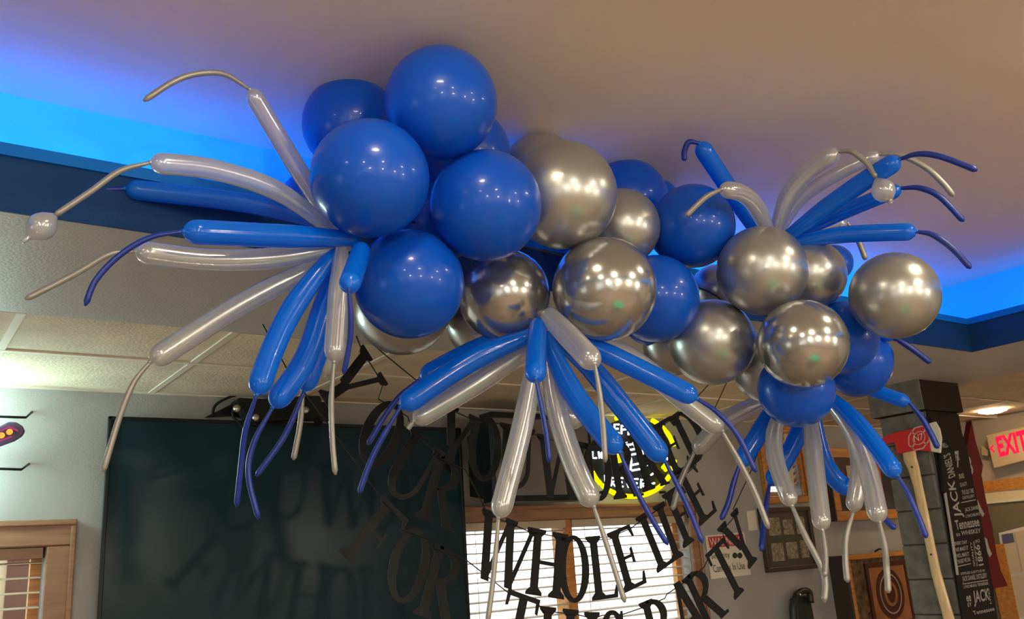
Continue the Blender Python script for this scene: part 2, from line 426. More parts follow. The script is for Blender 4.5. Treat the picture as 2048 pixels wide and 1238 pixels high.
for i in range(12):
    a = -0.9 + 0.6 * i
    obj('grid_bar', box((a - 0.012, 2.725, H_LOW), (a + 0.012, 3.77, H_LOW + 0.03)), 'tbar', lc)
obj('grid_bar', box((-1, 3.178, H_LOW - 0.001), (XR, 3.202, H_LOW + 0.03)), 'tbar', lc)
obj('wall_angle', box((-1, 3.757, H_LOW - 0.001), (XR, 3.78, H_LOW + 0.03)), 'tbar', lc)
for i in range(3):
    for j in range(5):
        a, b = BX + 0.01 + 0.6 * i, min(BX + 0.6 * (i + 1), XR); y1 = 2.7 - 0.6 * j
        obj('ceiling_tile', box((a + 0.01, y1 - 0.59, H_LOW + 0.004), (b - 0.01, y1, H_LOW + 0.03)), 'tile', lc)

# ------------------------------------------------------------------ round balloons
def sphere_dir(axis):
    a = Vector(axis).normalized(); h = Vector((0, 0, 1)) if abs(a.z) < 0.9 else Vector((1, 0, 0))
    u = a.cross(h).normalized(); return a, u, a.cross(u)
def round_balloon(cx, cy, rp, d, col, label, tow=None):
    c = at(cx, cy, d); v = ray(cx, cy).normalized(); cs = v.dot(fwd)
    R = rp * d * cs ** 1.4 / F
    tow = at(*tow) if tow else None
    ax = ((tow - c).normalized() + v * 0.5 if tow else v)      # the knot points into the cluster
    a, u, w = sphere_dir(ax)
    mb = MB(); N, S = 22, 36; vs = []
    for i in range(N + 1):
        t = math.pi * i / N
        st, ct = math.sin(t), math.cos(t)                      # ct = 1 at the knot
        s = 1 + 0.13 * max(0, ct) ** 4 - 0.02 * max(0, -ct) ** 2
        for k in range(S):
            q = 2 * math.pi * k / S
            vs.append(c + (a * ct * s + (u * math.cos(q) + w * math.sin(q)) * st) * R)
    fs = [(i * S + k, i * S + (k + 1) % S, (i + 1) * S + (k + 1) % S, (i + 1) * S + k) for i in range(N) for k in range(S)]
    mb.add(vs, fs, True)
    o = obj('round_balloon', mb, col, None, label, 'balloon', 'round balloons of the garland', origin=c)
    kn = MB().tube([c + a * R * h for h in (1.10, 1.15, 1.18, 1.21, 1.25, 1.28)], [R * .07, R * .035, R * .06, R * .05, R * .09, R * .03], 10)
    obj('knot', kn, col + '_knot', o)
    return o
A0, B0, C0, D0 = (800, 420, 2.35), (1120, 560, 2.55), (1500, 560, 2.8), (1640, 680, 2.8)
RB = [
 (882, 206, 114, 2.03, 'blue', 'topmost round blue balloon, pressed against the ceiling', A0),
 (702, 250, 98, 2.26, 'blue', 'dark round blue balloon at upper left, half behind the topmost one', A0),
 (740, 357, 120, 1.92, 'blue', 'largest round blue balloon, front left next to the spray of long balloons', A0),
 (972, 411, 112, 2.03, 'blue', 'round blue balloon touching the big silver balloon near the middle', A0),
 (819, 568, 110, 2.02, 'blue', 'round blue balloon lowest in the left cluster, silver one peeking out below', A0),
 (922, 308, 100, 2.36, 'blue', 'round blue balloon deep inside the left cluster, only slivers showing', A0),
 (880, 440, 84, 2.32, 'blue', 'round blue balloon at the heart of the left cluster, seen between three others', A0),
 (625, 405, 66, 2.36, 'blue', 'sliver of blue balloon behind the big blue one, between two long silver balloons', A0),
 (1126, 390, 109, 2.18, 'silver', 'big round silver balloon in the middle, right of the blue cluster', B0),
 (1082, 345, 80, 2.46, 'silver', 'dim silver balloon hidden behind the big middle silver one', B0),
 (1243, 454, 78, 2.44, 'silver', 'small round silver balloon wedged between big silver ones and a navy balloon', B0),
 (1209, 578, 105, 2.16, 'silver_sharp', 'silver balloon at lower middle showing a row of light reflections, right one', B0),
 (1008, 590, 93, 2.22, 'silver_sharp', 'silver balloon at lower middle under the blue ones, left one', B0),
 (806, 615, 97, 2.34, 'silver', 'silver balloon of which a crescent shows under the lowest left blue balloon', A0),
 (962, 648, 70, 2.44, 'silver', 'pale silver balloon sliver left above the middle spray of long balloons', B0),
 (1386, 452, 85, 2.52, 'blue', 'navy looking round balloon in the shade, just left of the right cluster', B0),
 (1311, 597, 88, 2.42, 'blue', 'round blue balloon between the middle silver ones and the right silver cluster', B0),
 (1255, 398, 82, 2.74, 'blue', 'dark blue balloon in the shade behind the big middle silver balloon', B0),
 (1308, 408, 54, 2.9, 'blue', 'small dark blue balloon at the ceiling, left of the navy balloon', B0),
 (1300, 640, 52, 2.62, 'blue', 'blue balloon sliver below the blue balloon right of the middle', B0),
 (1347, 690, 62, 2.66, 'silver', 'pale silver crescent behind the low silver balloon left of the right cluster', C0),
 (1424, 684, 87, 2.50, 'silver', 'round silver balloon at lower left of the right cluster', C0),
 (1524, 541, 91, 2.46, 'silver', 'uppermost round silver balloon of the right cluster, under the raised spray', C0),
 (1622, 550, 71, 2.62, 'silver', 'round silver balloon peeking out right behind the uppermost one', C0),
 (1606, 688, 91, 2.36, 'silver_sharp', 'round silver balloon at the centre of the right cluster, mirroring lights', D0),
 (1536, 735, 72, 2.62, 'silver', 'silver balloon under the right cluster, partly covered by blue one below', D0),
 (1592, 779, 77, 2.50, 'blue', 'lowest round blue balloon, on top of the right hanging spray', D0),
 (1682, 675, 75, 2.66, 'blue', 'round blue balloon right behind the centre silver of the right cluster', D0),
 (1713, 723, 73, 2.86, 'blue', 'round blue balloon low at right, overlapped by the blue one above it', D0),
 (1789, 591, 90, 2.50, 'silver', 'rightmost round silver balloon, by itself beside the blue cove', D0),
 (1668, 526, 38, 2.86, 'blue', 'small dark blue balloon behind the silver ones, under a long blue balloon', D0),
 (1432, 580, 52, 2.86, 'silver', 'dim small silver balloon far back in the gap left of the right cluster', C0),
]
for b in RB: round_balloon(*b)

# ------------------------------------------------------------------ long balloons
def long_balloon(col, w, pts, d0, d1, tail, dt, label, grp, bubble=None, taper=0.55, tw=11):
    """pts / tail: photo positions; d0..d1 distance at the base and the tip, dt at the tail's end; w: width in photo pixels"""
    n = len(pts)
    L = [0]
    for i in range(n - 1): L.append(L[-1] + math.hypot(pts[i + 1][0] - pts[i][0], pts[i + 1][1] - pts[i][1]))
    P = smooth_path([at(x, y, d0 + (d1 - d0) * l / L[-1]) for (x, y), l in zip(pts, L)], 26)
    r = []
    R = w * 0.5 * d1 / F * 0.985
    ln = [0]
    for i in range(len(P) - 1): ln.append(ln[-1] + (P[i + 1] - P[i]).length)
    # extra samples for a round tip
    tipd = (P[-1] - P[-2]).normalized()
    Q, rad = [], []
    for i, p in enumerate(P):
        if ln[-1] - ln[i] < R * 1.25: break
        t = ln[i] / ln[-1]
        f = taper + (1 - taper) * min(1, t / 0.4) ** 0.7
        Q.append(p); rad.append(R * f)
    e = P[-1] - tipd * R * 1.25
    for k in range(9):
        a = math.pi / 2 * k / 8
        Q.append(e + tipd * R * 1.2 * math.sin(a)); rad.append(max(R * math.cos(a), R * 0.2 if k >= 7 else 0))
    neck = P[-1] + tipd * R * 0.12
    Q.append(neck); rad.append(tw * 0.5 * d1 / F * 0.75)
    o = obj('long_balloon', MB().tube(Q, rad, 20), col + '_long', None, label, 'balloon', grp, origin=P[0])
    if tail:
        m = len(tail)
        tp = [P[-1] - tipd * R * 0.05] + [at(x, y, d1 + (dt - d1) * (i + 1) / m) for i, (x, y) in enumerate(tail)]
        tp = smooth_path(tp, 26); rt = tw * 0.5 * d1 / F
        rr = [rt * (0.62 + 0.38 * min(1, i / 8)) for i in range(26)]
        rr[-1] = rt * 0.35
        tl = obj('tail', MB().tube(tp, rr, 10), col + '_tail', o)
        if bubble:
            bx, by, br, nx, ny = bubble
            c = at(bx, by, dt); Rb = br * dt / F; nip = at(nx, ny, dt - 0.01)
            a0 = (nip - tp[-1]).normalized()
            pr = [(0.12, -1.3), (0.35, -1.08), (0.7, -0.75), (0.93, -0.35), (1, 0), (0.93, 0.35), (0.7, 0.72), (0.35, 1.0), (0.2, 1.2)]
            pth = [c + a0 * h * Rb for q, h in pr] + [c.lerp(nip, 0.8), nip]
            obj('tail_bubble', MB().tube(pth, [q * Rb for q, h in pr] + [rt * 0.9, rt * 0.6], 18), col + '_long', tl)
    return o
GA, GB, GC, GD = 'long balloons of the left spray', 'long balloons of the middle spray', 'long balloons of the raised right spray', 'long balloons of the hanging right spray'
LB = [
 # left spray
 ('silver', 37, [(668, 455), (600, 345), (545, 255), (499, 178)], 2.06, 2.0, [(450, 149), (400, 147), (350, 162), (287, 202)], 1.92, 'long silver balloon of the left spray pointing up to the ceiling, thin tail curling left', GA),
 ('silver', 41, [(672, 468), (560, 385), (430, 340), (300, 325)], 2.0, 1.86, [(240, 342), (180, 384), (108, 432)], 1.82, 'long silver balloon arching left with a small bubble in its tail', GA, (83, 453, 25, 44, 485)),
 ('blue', 38, [(672, 455), (500, 408), (250, 377)], 2.16, 2.16, [(205, 381), (178, 398), (150, 425)], 2.16, 'long blue balloon behind the silver arching one, crossing the blue cove', GA),
 ('blue', 49, [(715, 478), (520, 470), (366, 463)], 1.96, 1.80, [(300, 475), (240, 510), (192, 560), (170, 612)], 1.78, 'long blue balloon pointing straight left, tail drooping left', GA),
 ('silver', 44, [(700, 490), (560, 515), (420, 520), (270, 503)], 1.98, 1.90, [(220, 508), (150, 548), (50, 599)], 1.86, 'long silver balloon pointing left directly under the straight blue one', GA),
 ('silver', 45, [(690, 502), (600, 548), (480, 610), (300, 724)], 2.05, 1.96, [(268, 765), (240, 832), (206, 944)], 1.95, 'long silver balloon slanting down left over the ceiling tiles', GA),
 ('blue', 47, [(672, 500), (590, 610), (545, 700), (513, 790)], 1.97, 1.84, [(491, 860), (482, 930), (473, 1014)], 1.90, 'long blue balloon hanging down left, leftmost of the hanging blue ones in the left spray', GA),
 ('blue', 47, [(678, 505), (645, 620), (610, 720), (545, 815)], 2.02, 1.94, [(508, 885), (497, 950), (517, 1038)], 1.94, 'long bent blue balloon hanging down, its tail ending lowest of the left spray', GA),
 ('blue', 42, [(672, 520), (648, 660), (608, 783)], 2.06, 2.02, [(570, 870), (512, 953)], 2.02, 'long blue balloon half hidden behind the bent blue one in left spray', GA),
 ('silver', 43, [(684, 490), (676, 610), (668, 724)], 1.96, 1.88, [(663, 800), (665, 880), (671, 950)], 1.88, 'long silver balloon hanging straight down from the left spray', GA),
 ('blue', 45, [(722, 500), (711, 535), (697, 574)], 1.86, 1.66, [(702, 650), (697, 700), (687, 748)], 1.68, 'short looking blue balloon of the left spray pointing towards the viewer', GA, None, 0.9),
 ('silver', 40, [(672, 540), (665, 660), (650, 752)], 2.10, 2.12, None, 2.1, 'silver balloon tip peeking out behind the straight hanging silver one', GA),
 ('silver', 32, [(668, 530), (640, 650), (606, 785)], 2.12, 2.14, [(600, 850), (587, 920)], 2.14, 'silver balloon behind the half hidden blue one, only its straight tail showing', GA),
 # middle spray
 ('blue', 44, [(1085, 655), (960, 697), (840, 758)], 2.22, 2.20, [(800, 792), (768, 835), (735, 890)], 2.2, 'long blue balloon at left of the middle spray, rear one of the pair', GB),
 ('blue', 47, [(1085, 662), (950, 718), (800, 815)], 2.16, 2.08, [(762, 880), (738, 930), (718, 987)], 2.08, 'long blue balloon at left of the middle spray, front one of the pair', GB),
 ('silver', 42, [(1085, 680), (950, 770), (826, 843)], 2.20, 2.16, [(815, 858)], 2.16, 'long silver balloon below the two left blue ones in the middle spray', GB),
 ('blue', 44, [(1077, 650), (1073, 700), (1071, 757)], 2.06, 1.84, [(1082, 810), (1093, 870), (1099, 925)], 1.84, 'short looking blue balloon in front of the middle spray, tail straight down', GB, None, 0.9),
 ('silver', 44, [(1078, 680), (1045, 850), (997, 1036)], 2.12, 2.02, [(991, 1110), (985, 1170), (975, 1245)], 2.02, 'long silver balloon hanging down straight in the middle, left of the pair', GB),
 ('silver', 46, [(1092, 680), (1112, 810), (1145, 920), (1188, 1014)], 2.12, 2.03, [(1207, 1070), (1228, 1135), (1250, 1205)], 2.03, 'long silver balloon hanging down bent in the middle, right of the pair', GB),
 ('blue', 47, [(1088, 668), (1140, 775), (1190, 845), (1240, 905)], 2.10, 2.00, [(1275, 985), (1308, 1045), (1336, 1090)], 2.02, 'long blue balloon slanting down right in front of the neon sign', GB),
 ('silver', 50, [(1098, 632), (1145, 680), (1190, 728)], 2.06, 1.86, [(1200, 790), (1207, 860), (1211, 925)], 1.86, 'short looking silver balloon at top of the middle spray pointing towards the viewer', GB, None, 0.85),
 ('blue', 43, [(1110, 660), (1230, 715), (1395, 798)], 2.18, 2.14, [(1435, 825), (1475, 870), (1512, 945)], 2.12, 'long blue balloon reaching right from the middle spray, above the neon sign', GB),
 ('blue', 45, [(1100, 665), (1180, 735), (1250, 820), (1330, 922)], 2.27, 2.25, [(1362, 985), (1385, 1035), (1405, 1086)], 2.25, 'long blue balloon crossing the neon sign diagonally, rear of two', GB),
 ('silver', 40, [(1110, 650), (1260, 715), (1360, 795), (1445, 862)], 2.30, 2.34, [(1480, 925), (1510, 985), (1538, 1058)], 2.34, 'long silver balloon behind the rightmost blue one of the middle spray', GB),
 ('silver', 44, [(1082, 690), (1095, 790), (1125, 830), (1170, 842)], 2.30, 2.32, None, 2.3, 'silver balloon curled behind the middle spray, above the grey screen', GB),
 # raised right spray
 ('blue', 36, [(1530, 490), (1470, 395), (1430, 335), (1398, 286)], 2.66, 2.50, [(1378, 284), (1369, 302), (1369, 322)], 2.50, 'long blue balloon standing up left in the raised spray, touching the ceiling', GC),
 ('silver', 35, [(1545, 480), (1510, 410), (1480, 385), (1443, 378)], 2.56, 2.34, [(1415, 392), (1392, 412), (1372, 432)], 2.32, 'short bent silver balloon leaning left in the raised spray', GC),
 ('silver', 35, [(1545, 480), (1575, 395), (1620, 340), (1678, 302)], 2.60, 2.50, [(1705, 304), (1735, 328), (1752, 355)], 2.46, 'long silver balloon of the raised spray with a bubble in its tail', GC, (1767, 381, 21, 1781, 403)),
 ('silver', 27, [(1550, 480), (1600, 400), (1680, 345), (1760, 308)], 2.68, 2.64, [(1800, 310), (1850, 334), (1885, 365), (1908, 393)], 2.62, 'thin long silver balloon between silver and blue ones in the raised spray', GC),
 ('blue', 37, [(1560, 485), (1640, 425), (1720, 368), (1800, 318)], 2.60, 2.46, [(1835, 308), (1880, 313), (1955, 341)], 2.42, 'long blue balloon of the raised spray pointing up right, tail reaching furthest right', GC),
 ('blue', 29, [(1570, 480), (1680, 427), (1803, 376)], 2.68, 2.62, [(1840, 376), (1880, 394), (1928, 443)], 2.60, 'long blue balloon of the raised spray with the bubble hanging before it', GC),
 ('blue', 33, [(1570, 490), (1680, 470), (1834, 463)], 2.60, 2.52, [(1866, 470), (1905, 497), (1942, 537)], 2.50, 'long blue balloon of the raised spray lying level above the rightmost silver balloon', GC),
 ('silver', 26, [(1590, 490), (1650, 452), (1695, 446)], 2.80, 2.84, [(1712, 470), (1732, 520)], 2.84, 'dim silver balloon behind the level blue one in the raised spray', GC),
 # hanging right spray
 ('silver', 36, [(1590, 790), (1516, 810), (1450, 843), (1388, 905)], 2.80, 2.84, [(1362, 960), (1345, 1020)], 2.8, 'long silver balloon reaching left from the hanging spray, behind the banner', GD),
 ('blue', 36, [(1590, 770), (1545, 825), (1510, 880), (1478, 932)], 2.74, 2.68, [(1466, 970), (1457, 1005), (1442, 1040)], 2.66, 'long blue balloon leftmost in the hanging right spray', GD),
 ('silver', 33, [(1590, 790), (1552, 850), (1552, 920), (1584, 1012)], 2.72, 2.56, [(1610, 1070), (1648, 1148), (1649, 1205)], 2.5, 'bent silver balloon left in the hanging spray with a kinked tail', GD),
 ('blue', 34, [(1612, 800), (1595, 870), (1570, 920), (1538, 970)], 2.78, 2.74, [(1531, 1020), (1527, 1060), (1522, 1102)], 2.66, 'long blue balloon behind the bent silver one in the hanging spray', GD),
 ('silver', 35, [(1618, 800), (1629, 920), (1645, 1060)], 2.72, 2.56, [(1650, 1100), (1651, 1130), (1649, 1152)], 2.50, 'long silver balloon hanging straight down in the right spray', GD),
 ('blue', 34, [(1625, 810), (1640, 900), (1668, 955), (1708, 985)], 2.82, 2.84, [(1745, 1015), (1791, 1058)], 2.78, 'curved blue balloon in front of the orange picture frame, behind silver ones', GD),
 ('silver', 31, [(1650, 790), (1700, 850), (1718, 930), (1706, 1024)], 2.78, 2.70, [(1692, 1075), (1691, 1120), (1695, 1165)], 2.66, 'silver balloon bending right then back, left one of the right pair', GD),
 ('silver', 37, [(1645, 785), (1700, 855), (1735, 940), (1759, 1045)], 2.72, 2.56, [(1769, 1090), (1773, 1130), (1777, 1186)], 2.5, 'silver balloon bending right, right one of the right pair', GD),
 ('blue', 35, [(1650, 785), (1705, 835), (1750, 890), (1795, 952)], 2.68, 2.50, [(1815, 985), (1835, 1030), (1853, 1076)], 2.46, 'long blue balloon at right of the hanging spray, beside the red axe', GD),
 ('blue', 26, [(1690, 760), (1760, 785), (1820, 806)], 3.0, 2.96, [(1845, 838), (1862, 868), (1876, 897)], 2.95, 'short blue balloon sticking out right above the axe', GD),
 ('blue', 24, [(1700, 640), (1750, 660), (1790, 676)], 2.80, 2.82, [(1825, 698), (1862, 726)], 2.82, 'blue balloon hidden behind the rightmost silver one, only its tail showing', GD),
]
for b in LB: long_balloon(*b)
# the line the garland is tied to
obj('garland_line', MB().tube(smooth_path([at(760, 430, 2.2), at(1100, 505, 2.42), at(1395, 575, 2.74), at(1465, 612, 2.74), at(1640, 660, 2.8)], 40), 0.0022, 6), 'thread', None,
    'thin black line the round balloons are tied to', 'string')

# ------------------------------------------------------------------ letter banners
def rect(x0, y0, x1, y1): return [(x0, y0), (x1, y0), (x1, y1), (x0, y1)]
def bar(x0, y0, x1, y1, w):                 # slanted stroke with level ends
    return [(x0 - w / 2, y0), (x0 + w / 2, y0), (x1 + w / 2, y1), (x1 - w / 2, y1)]
def serif(x, y, w, up):                     # bracketed foot under or over a stem
    s = 1 if up else -1
    return [[(x - w / 2, y), (x + w / 2, y), (x + w / 2, y + s * .045), (x - w / 2, y + s * .045)],
            [(x - w / 2, y + s * .045), (x + w / 2, y + s * .045), (x + w * .27, y + s * .11), (x - w * .27, y + s * .11)]]
def ring(cx, cy, a0, b0, a1, b1, t0, t1, n=20):
    out = []
    for i in range(n):
        p, q = (math.radians(t0 + (t1 - t0) * j / n) for j in (i, i + 1))
        out.append([(cx + a0 * math.cos(p), cy + b0 * math.sin(p)), (cx + a0 * math.cos(q), cy + b0 * math.sin(q)),
                    (cx + a1 * math.cos(q), cy + b1 * math.sin(q)), (cx + a1 * math.cos(p), cy + b1 * math.sin(p))])
    return out
ST = 0.145                                   # stem
def stem(x): return [rect(x - ST / 2, .04, x + ST / 2, .96)] + serif(x, 0, .30, True) + serif(x, 1, .30, False)
def arm(x0, x1, y, s):                       # thin arm of E, F, L, T with a flared end; s=+1 beak upwards
    return [rect(x0, y - .03, x1, y + .03), [(x1 - .07, y), (x1 + .0, y - .03 * s), (x1 + .03, y + s * .17), (x1 + .0, y + s * .17)]]
GL = {
 'I': (.30, stem(0)),
 'H': (.74, stem(-.22) + stem(.22) + [rect(-.2, .47, .2, .53)]),
 'L': (.56, stem(-.13) + arm(-.12, .26, .03, 1)),
 'E': (.58, stem(-.14) + arm(-.12, .25, .03, 1) + arm(-.12, .24, .97, -1) + [rect(-.12, .49, .13, .54)] + [[(.10, .40), (.15, .38), (.15, .65), (.10, .63)]]),
 'F': (.56, stem(-.13) + arm(-.12, .26, .97, -1) + [rect(-.12, .49, .13, .54)] + [[(.10, .40), (.15, .38), (.15, .65), (.10, .63)]]),
 'T': (.62, [rect(-ST / 2, .04, ST / 2, 1.0), rect(-.28, .94, .28, 1.0)] + serif(0, 0, .30, True) +
      [[(-.30, 1), (-.24, 1), (-.26, .78), (-.30, .77)], [(.24, 1), (.30, 1), (.30, .77), (.26, .78)]]),
 'O': (.64, ring(0, .5, .31, .52, .17, .45, 0, 360, 32)),
 'U': (.68, [rect(-.24 - ST / 2 + .03, .33, -.24 + ST / 2 + .03, .96), rect(.20, .33, .27, .96)] + serif(-.21, 1, .28, False) + serif(.235, 1, .22, False) +
      ring(-.006, .34, .277, .36, .135, .28, 180, 270, 12) + ring(-.006, .34, .277, .36, .205, .28, 270, 360, 12)),
 'R': (.64, stem(-.17) + ring(-.12, .74, .36, .26, .21, .20, -90, 90, 16) + [rect(-.17, .94, -.11, 1.0), rect(-.17, .48, -.10, .54)] + [bar(.24, 0, -.02, .50, .16)] + serif(.26, 0, .24, True)[:1]),
 'P': (.60, stem(-.15) + ring(-.10, .73, .36, .27, .21, .21, -90, 90, 16) + [rect(-.15, .94, -.09, 1.0), rect(-.15, .46, -.08, .52)]),
 'D': (.66, stem(-.19) + ring(-.16, .5, .46, .5, .30, .44, -90, 90, 20) + [rect(-.2, .94, -.15, 1.0), rect(-.2, 0, -.15, .06)]),
 'Y': (.70, [rect(-ST / 2, .04, ST / 2, .46), bar(-.04, .38, -.22, .96, .15), bar(.03, .40, .22, .96, .08)] + serif(0, 0, .30, True) + serif(-.22, 1, .27, False) + serif(.23, 1, .22, False)),
 'W': (1.1, [bar(-.24, 0, -.44, .96, .14), bar(-.24, 0, -.04, .92, .07), bar(.20, 0, -.02, .96, .14), bar(.20, 0, .42, .96, .07)] + serif(-.44, 1, .25, False) + serif(0, 1, .22, False) + serif(.43, 1, .22, False)),
 'A': (.72, [bar(-.26, .03, .0, 1, .08), bar(.24, .03, .0, 1, .16), rect(-.18, .30, .14, .36)] + serif(-.26, 0, .22, True)[:1] + serif(.24, 0, .28, True)[:1]),
 'K': (.70, stem(-.18) + [bar(-.12, .42, .20, .96, .07), bar(.22, .03, -.04, .56, .15)] + serif(.20, 1, .22, False) + serif(.23, 0, .24, True)[:1]),
 'S': (.54, ring(0, .73, .22, .27, .10, .21, 20, 270, 16) + ring(0, .265, .24, .265, .10, .205, -160, 90, 16) + [[(.14, .78), (.22, .76), (.22, .98), (.19, .98)], [(-.14, .22), (-.24, .25), (-.24, .02), (-.20, .02)]]),
}
BYP = 2.63
def banner(label, letters, lead, trail, BYP):
    tops = []
    root = thing('letter_banner', onY(*letters[0][1], BYP), label, 'banner', 'letter banners')
    for ch, t, b in letters:
        T0, B0_ = onY(*t, BYP), onY(*b, BYP)
        ey = T0 - B0_; h = 0.225
        ey = ey.normalized(); ex = Vector((ey.z, 0, -ey.x))
        if ex.x < 0: ex = -ex
        yy = random.uniform(-.006, .006)
        mb = MB()
        for k, pg in enumerate(GL[ch][1]):
            e_ = 0.00012 * (k % 9)
            pts = [T0 + ex * (px * h) + ey * ((py - 1.0) * h) + Vector((0, yy - e_, 0)) for px, py in pg]
            mb.prism(pts, (0, 0.004 + 2 * e_, 0))
        obj('letter', mb, 'glitter', root, label='black glitter letter %s' % ch)
        w = GL[ch][0] * h * 0.42
        tops += [T0 - ex * w - ey * 0.016 + Vector((0, -.004, 0)), T0 + ex * w - ey * 0.016 + Vector((0, -.004, 0))]
    pts = [onY(*p, BYP) if len(p) == 2 else Vector(p) for p in lead] + tops + [onY(*p, BYP) if len(p) == 2 else Vector(p) for p in trail]
    obj('string', MB().tube(pts, 0.0021, 6), 'thread', root)
L1 = [('Y', (926, 822), (896, 932)), ('O', (972, 834), (966, 954)), ('U', (1036, 852), (1030, 974)), ('W', (1130, 877), (1127, 992)), ('O', (1193, 882), (1196, 995)),
      ('R', (1238, 880), (1256, 990)), ('K', (1284, 866), (1312, 968)), ('E', (1324, 841), (1362, 934)), ('D', (1360, 820), (1401, 905))]
L2 = [('Y', (751, 730), (655, 795)), ('O', (789, 808), (740, 919)), ('U', (857, 880), (797, 982)), ('R', (903, 918), (868, 1046)), ('W', (1025, 1040), (999, 1152)), ('H', (1099, 1062), (1090, 1186)),
      ('O', (1148, 1073), (1150, 1200)), ('L', (1198, 1071), (1211, 1188)), ('E', (1238, 1057), (1269, 1165)), ('L', (1294, 1023), (1334, 1122)), ('I', (1318, 1008), (1352, 1102)), ('F', (1343, 978), (1383, 1074)), ('E', (1371, 938), (1414, 1025))]
L3 = [('F', (793, 1016), (712, 1122)), ('O', (838, 1060), (803, 1200)), ('R', (902, 1098), (866, 1240)), ('T', (1049, 1189), (1024, 1310)), ('H', (1122, 1216), (1116, 1340)), ('I', (1183, 1224), (1185, 1345)),
      ('S', (1224, 1220), (1231, 1340)), ('P', (1305, 1197), (1333, 1310)), ('A', (1352, 1165), (1388, 1262)), ('R', (1386, 1142), (1428, 1233)), ('T', (1428, 1092), (1471, 1177)), ('Y', (1456, 1036), (1502, 1118))]
banner('uppermost black letter banner reading YOU WORKED, strung behind the middle spray', L1, [(690, 640), (767, 707), (838, 765)], [(1397, 791), (1440, 745), (1520, 700)], 2.66)
banner('middle black letter banner reading YOUR WHOLE LIFE', L2, [(650, 560), (712, 670)], [(1404, 872), (1451, 770), (1482, 705)], 2.63)
banner('lowest black letter banner reading FOR THIS PARTY', L3, [(478, 560), (536, 668), (575, 740), (650, 840)], [(1466, 1019), (1502, 942), (1590, 700)], 2.60)

# ------------------------------------------------------------------ things on the window wall
def pY(pts, Y): return [onY(x, y, Y) for x, y in pts]
Z = lambda z: CZ + z
# big television
tv = thing('television', (1.53, YW, Z(-0.30)), 'large black switched off television on the grey wall beside the window', 'television', 'televisions')
obj('body', box((0.76, YW - 0.055, Z(-0.285)), (2.31, YW - 0.01, Z(0.63))), 'black', tv)
bz = MB(); a, b, c, d = 0.735, 2.335, Z(-0.30), Z(0.643); q = 0.014; y0, y1 = YW - 0.075, YW - 0.055
bz.box((a, y0, d - q), (b, y1, d)).box((a, y0, c), (b, y1, c + q)).box((a, y0, c), (a + q, y1, d)).box((b - q, y0, c), (b, y1, d))
obj('bezel', bz, 'black', tv, bevel=0.003)
obj('screen', box((a + q, y0 + 0.006, c + q), (b - q, y1, d - q)), 'screen', tv)
# bracket and cable bundle on top of it
wbk = thing('wall_bracket', onY(560, 840, YW), 'dark bracket with loose cables above the large television', 'bracket')
obj('plate', MB().prism(pY([(411, 834), (470, 805), (500, 772), (505, 762), (640, 768), (660, 800), (660, 842), (500, 840), (470, 832)], YW - 0.02), (0, 0.02, 0)), 'black', wbk)
obj('arm', MB().prism(pY([(470, 800), (640, 792), (655, 832), (500, 846)], YW - 0.12), (0, 0.06, 0)), 'black', wbk, bevel=0.005)
obj('arm', MB().tube(pY([(505, 850), (540, 800), (600, 785), (640, 850)], YW - 0.09), 0.016, 8), 'black', wbk)
obj('cable', MB().tube(smooth_path(pY([(425, 834), (430, 812), (455, 796), (490, 786)], YW - 0.03), 16), 0.006, 6), 'black', wbk)
obj('cable', MB().tube(smooth_path(pY([(468, 812), (466, 832), (485, 855), (490, 880)], YW - 0.1), 16), 0.005, 6), 'black', wbk)
for (x, y) in ((474, 817), (512, 835), (612, 820)):
    p = onY(x, y, YW - 0.125); obj('bolt', MB().lathe(p, (0, -1, 0), [(0.001, -.01), (0.016, -.008), (0.016, 0.004), (0.008, 0.008), (0.001, 0.009)], 12), 'metal', wbk)
# smaller screen standing out from the wall
s2 = thing('television', (2.8, YW, Z(0.30)), 'smaller grey screen standing out from the wall above the middle window', 'television', 'televisions')
yb = 3.50
P = onY(985, 832, yb); Q = onY(1190, 998, yb); xa, xb = P.x - 0.02, Q.x; za, zb = Q.z - 0.005, onY(1080, 828, yb).z
obj('body', box((xa, yb, za), (xb, yb + 0.09, zb)), 'black', s2, bevel=0.006)
bz = MB(); q = 0.028; y0 = yb - 0.012
bz.box((xa, y0, zb - q), (xb, yb, zb)).box((xa, y0, za), (xb, yb, za + q)).box((xa, y0, za + q), (xa + .012, yb, zb - q)).box((xb - .012, y0, za + q), (xb, yb, zb - q))
obj('bezel', bz, 'black', s2, bevel=0.004)
obj('screen', box((xa + .012, yb - 0.004, za + q), (xb - .012, yb, zb - q)), 'screen_grey', s2)
obj('back_housing', MB().prism([(xa + 0.02, yb + 0.09, za + 0.02), (xa + 0.02, yb + 0.09, zb - 0.04), (xa + 0.05, YW, zb - 0.08), (xa + 0.05, YW, za + 0.05)], (0.35, 0, 0)), 'black', s2)
obj('support_arm', box(((xa + xb) / 2 - .04, yb + .09, (za + zb) / 2 - .04), ((xa + xb) / 2 + .04, YW, (za + zb) / 2 + .04)), 'black', s2)

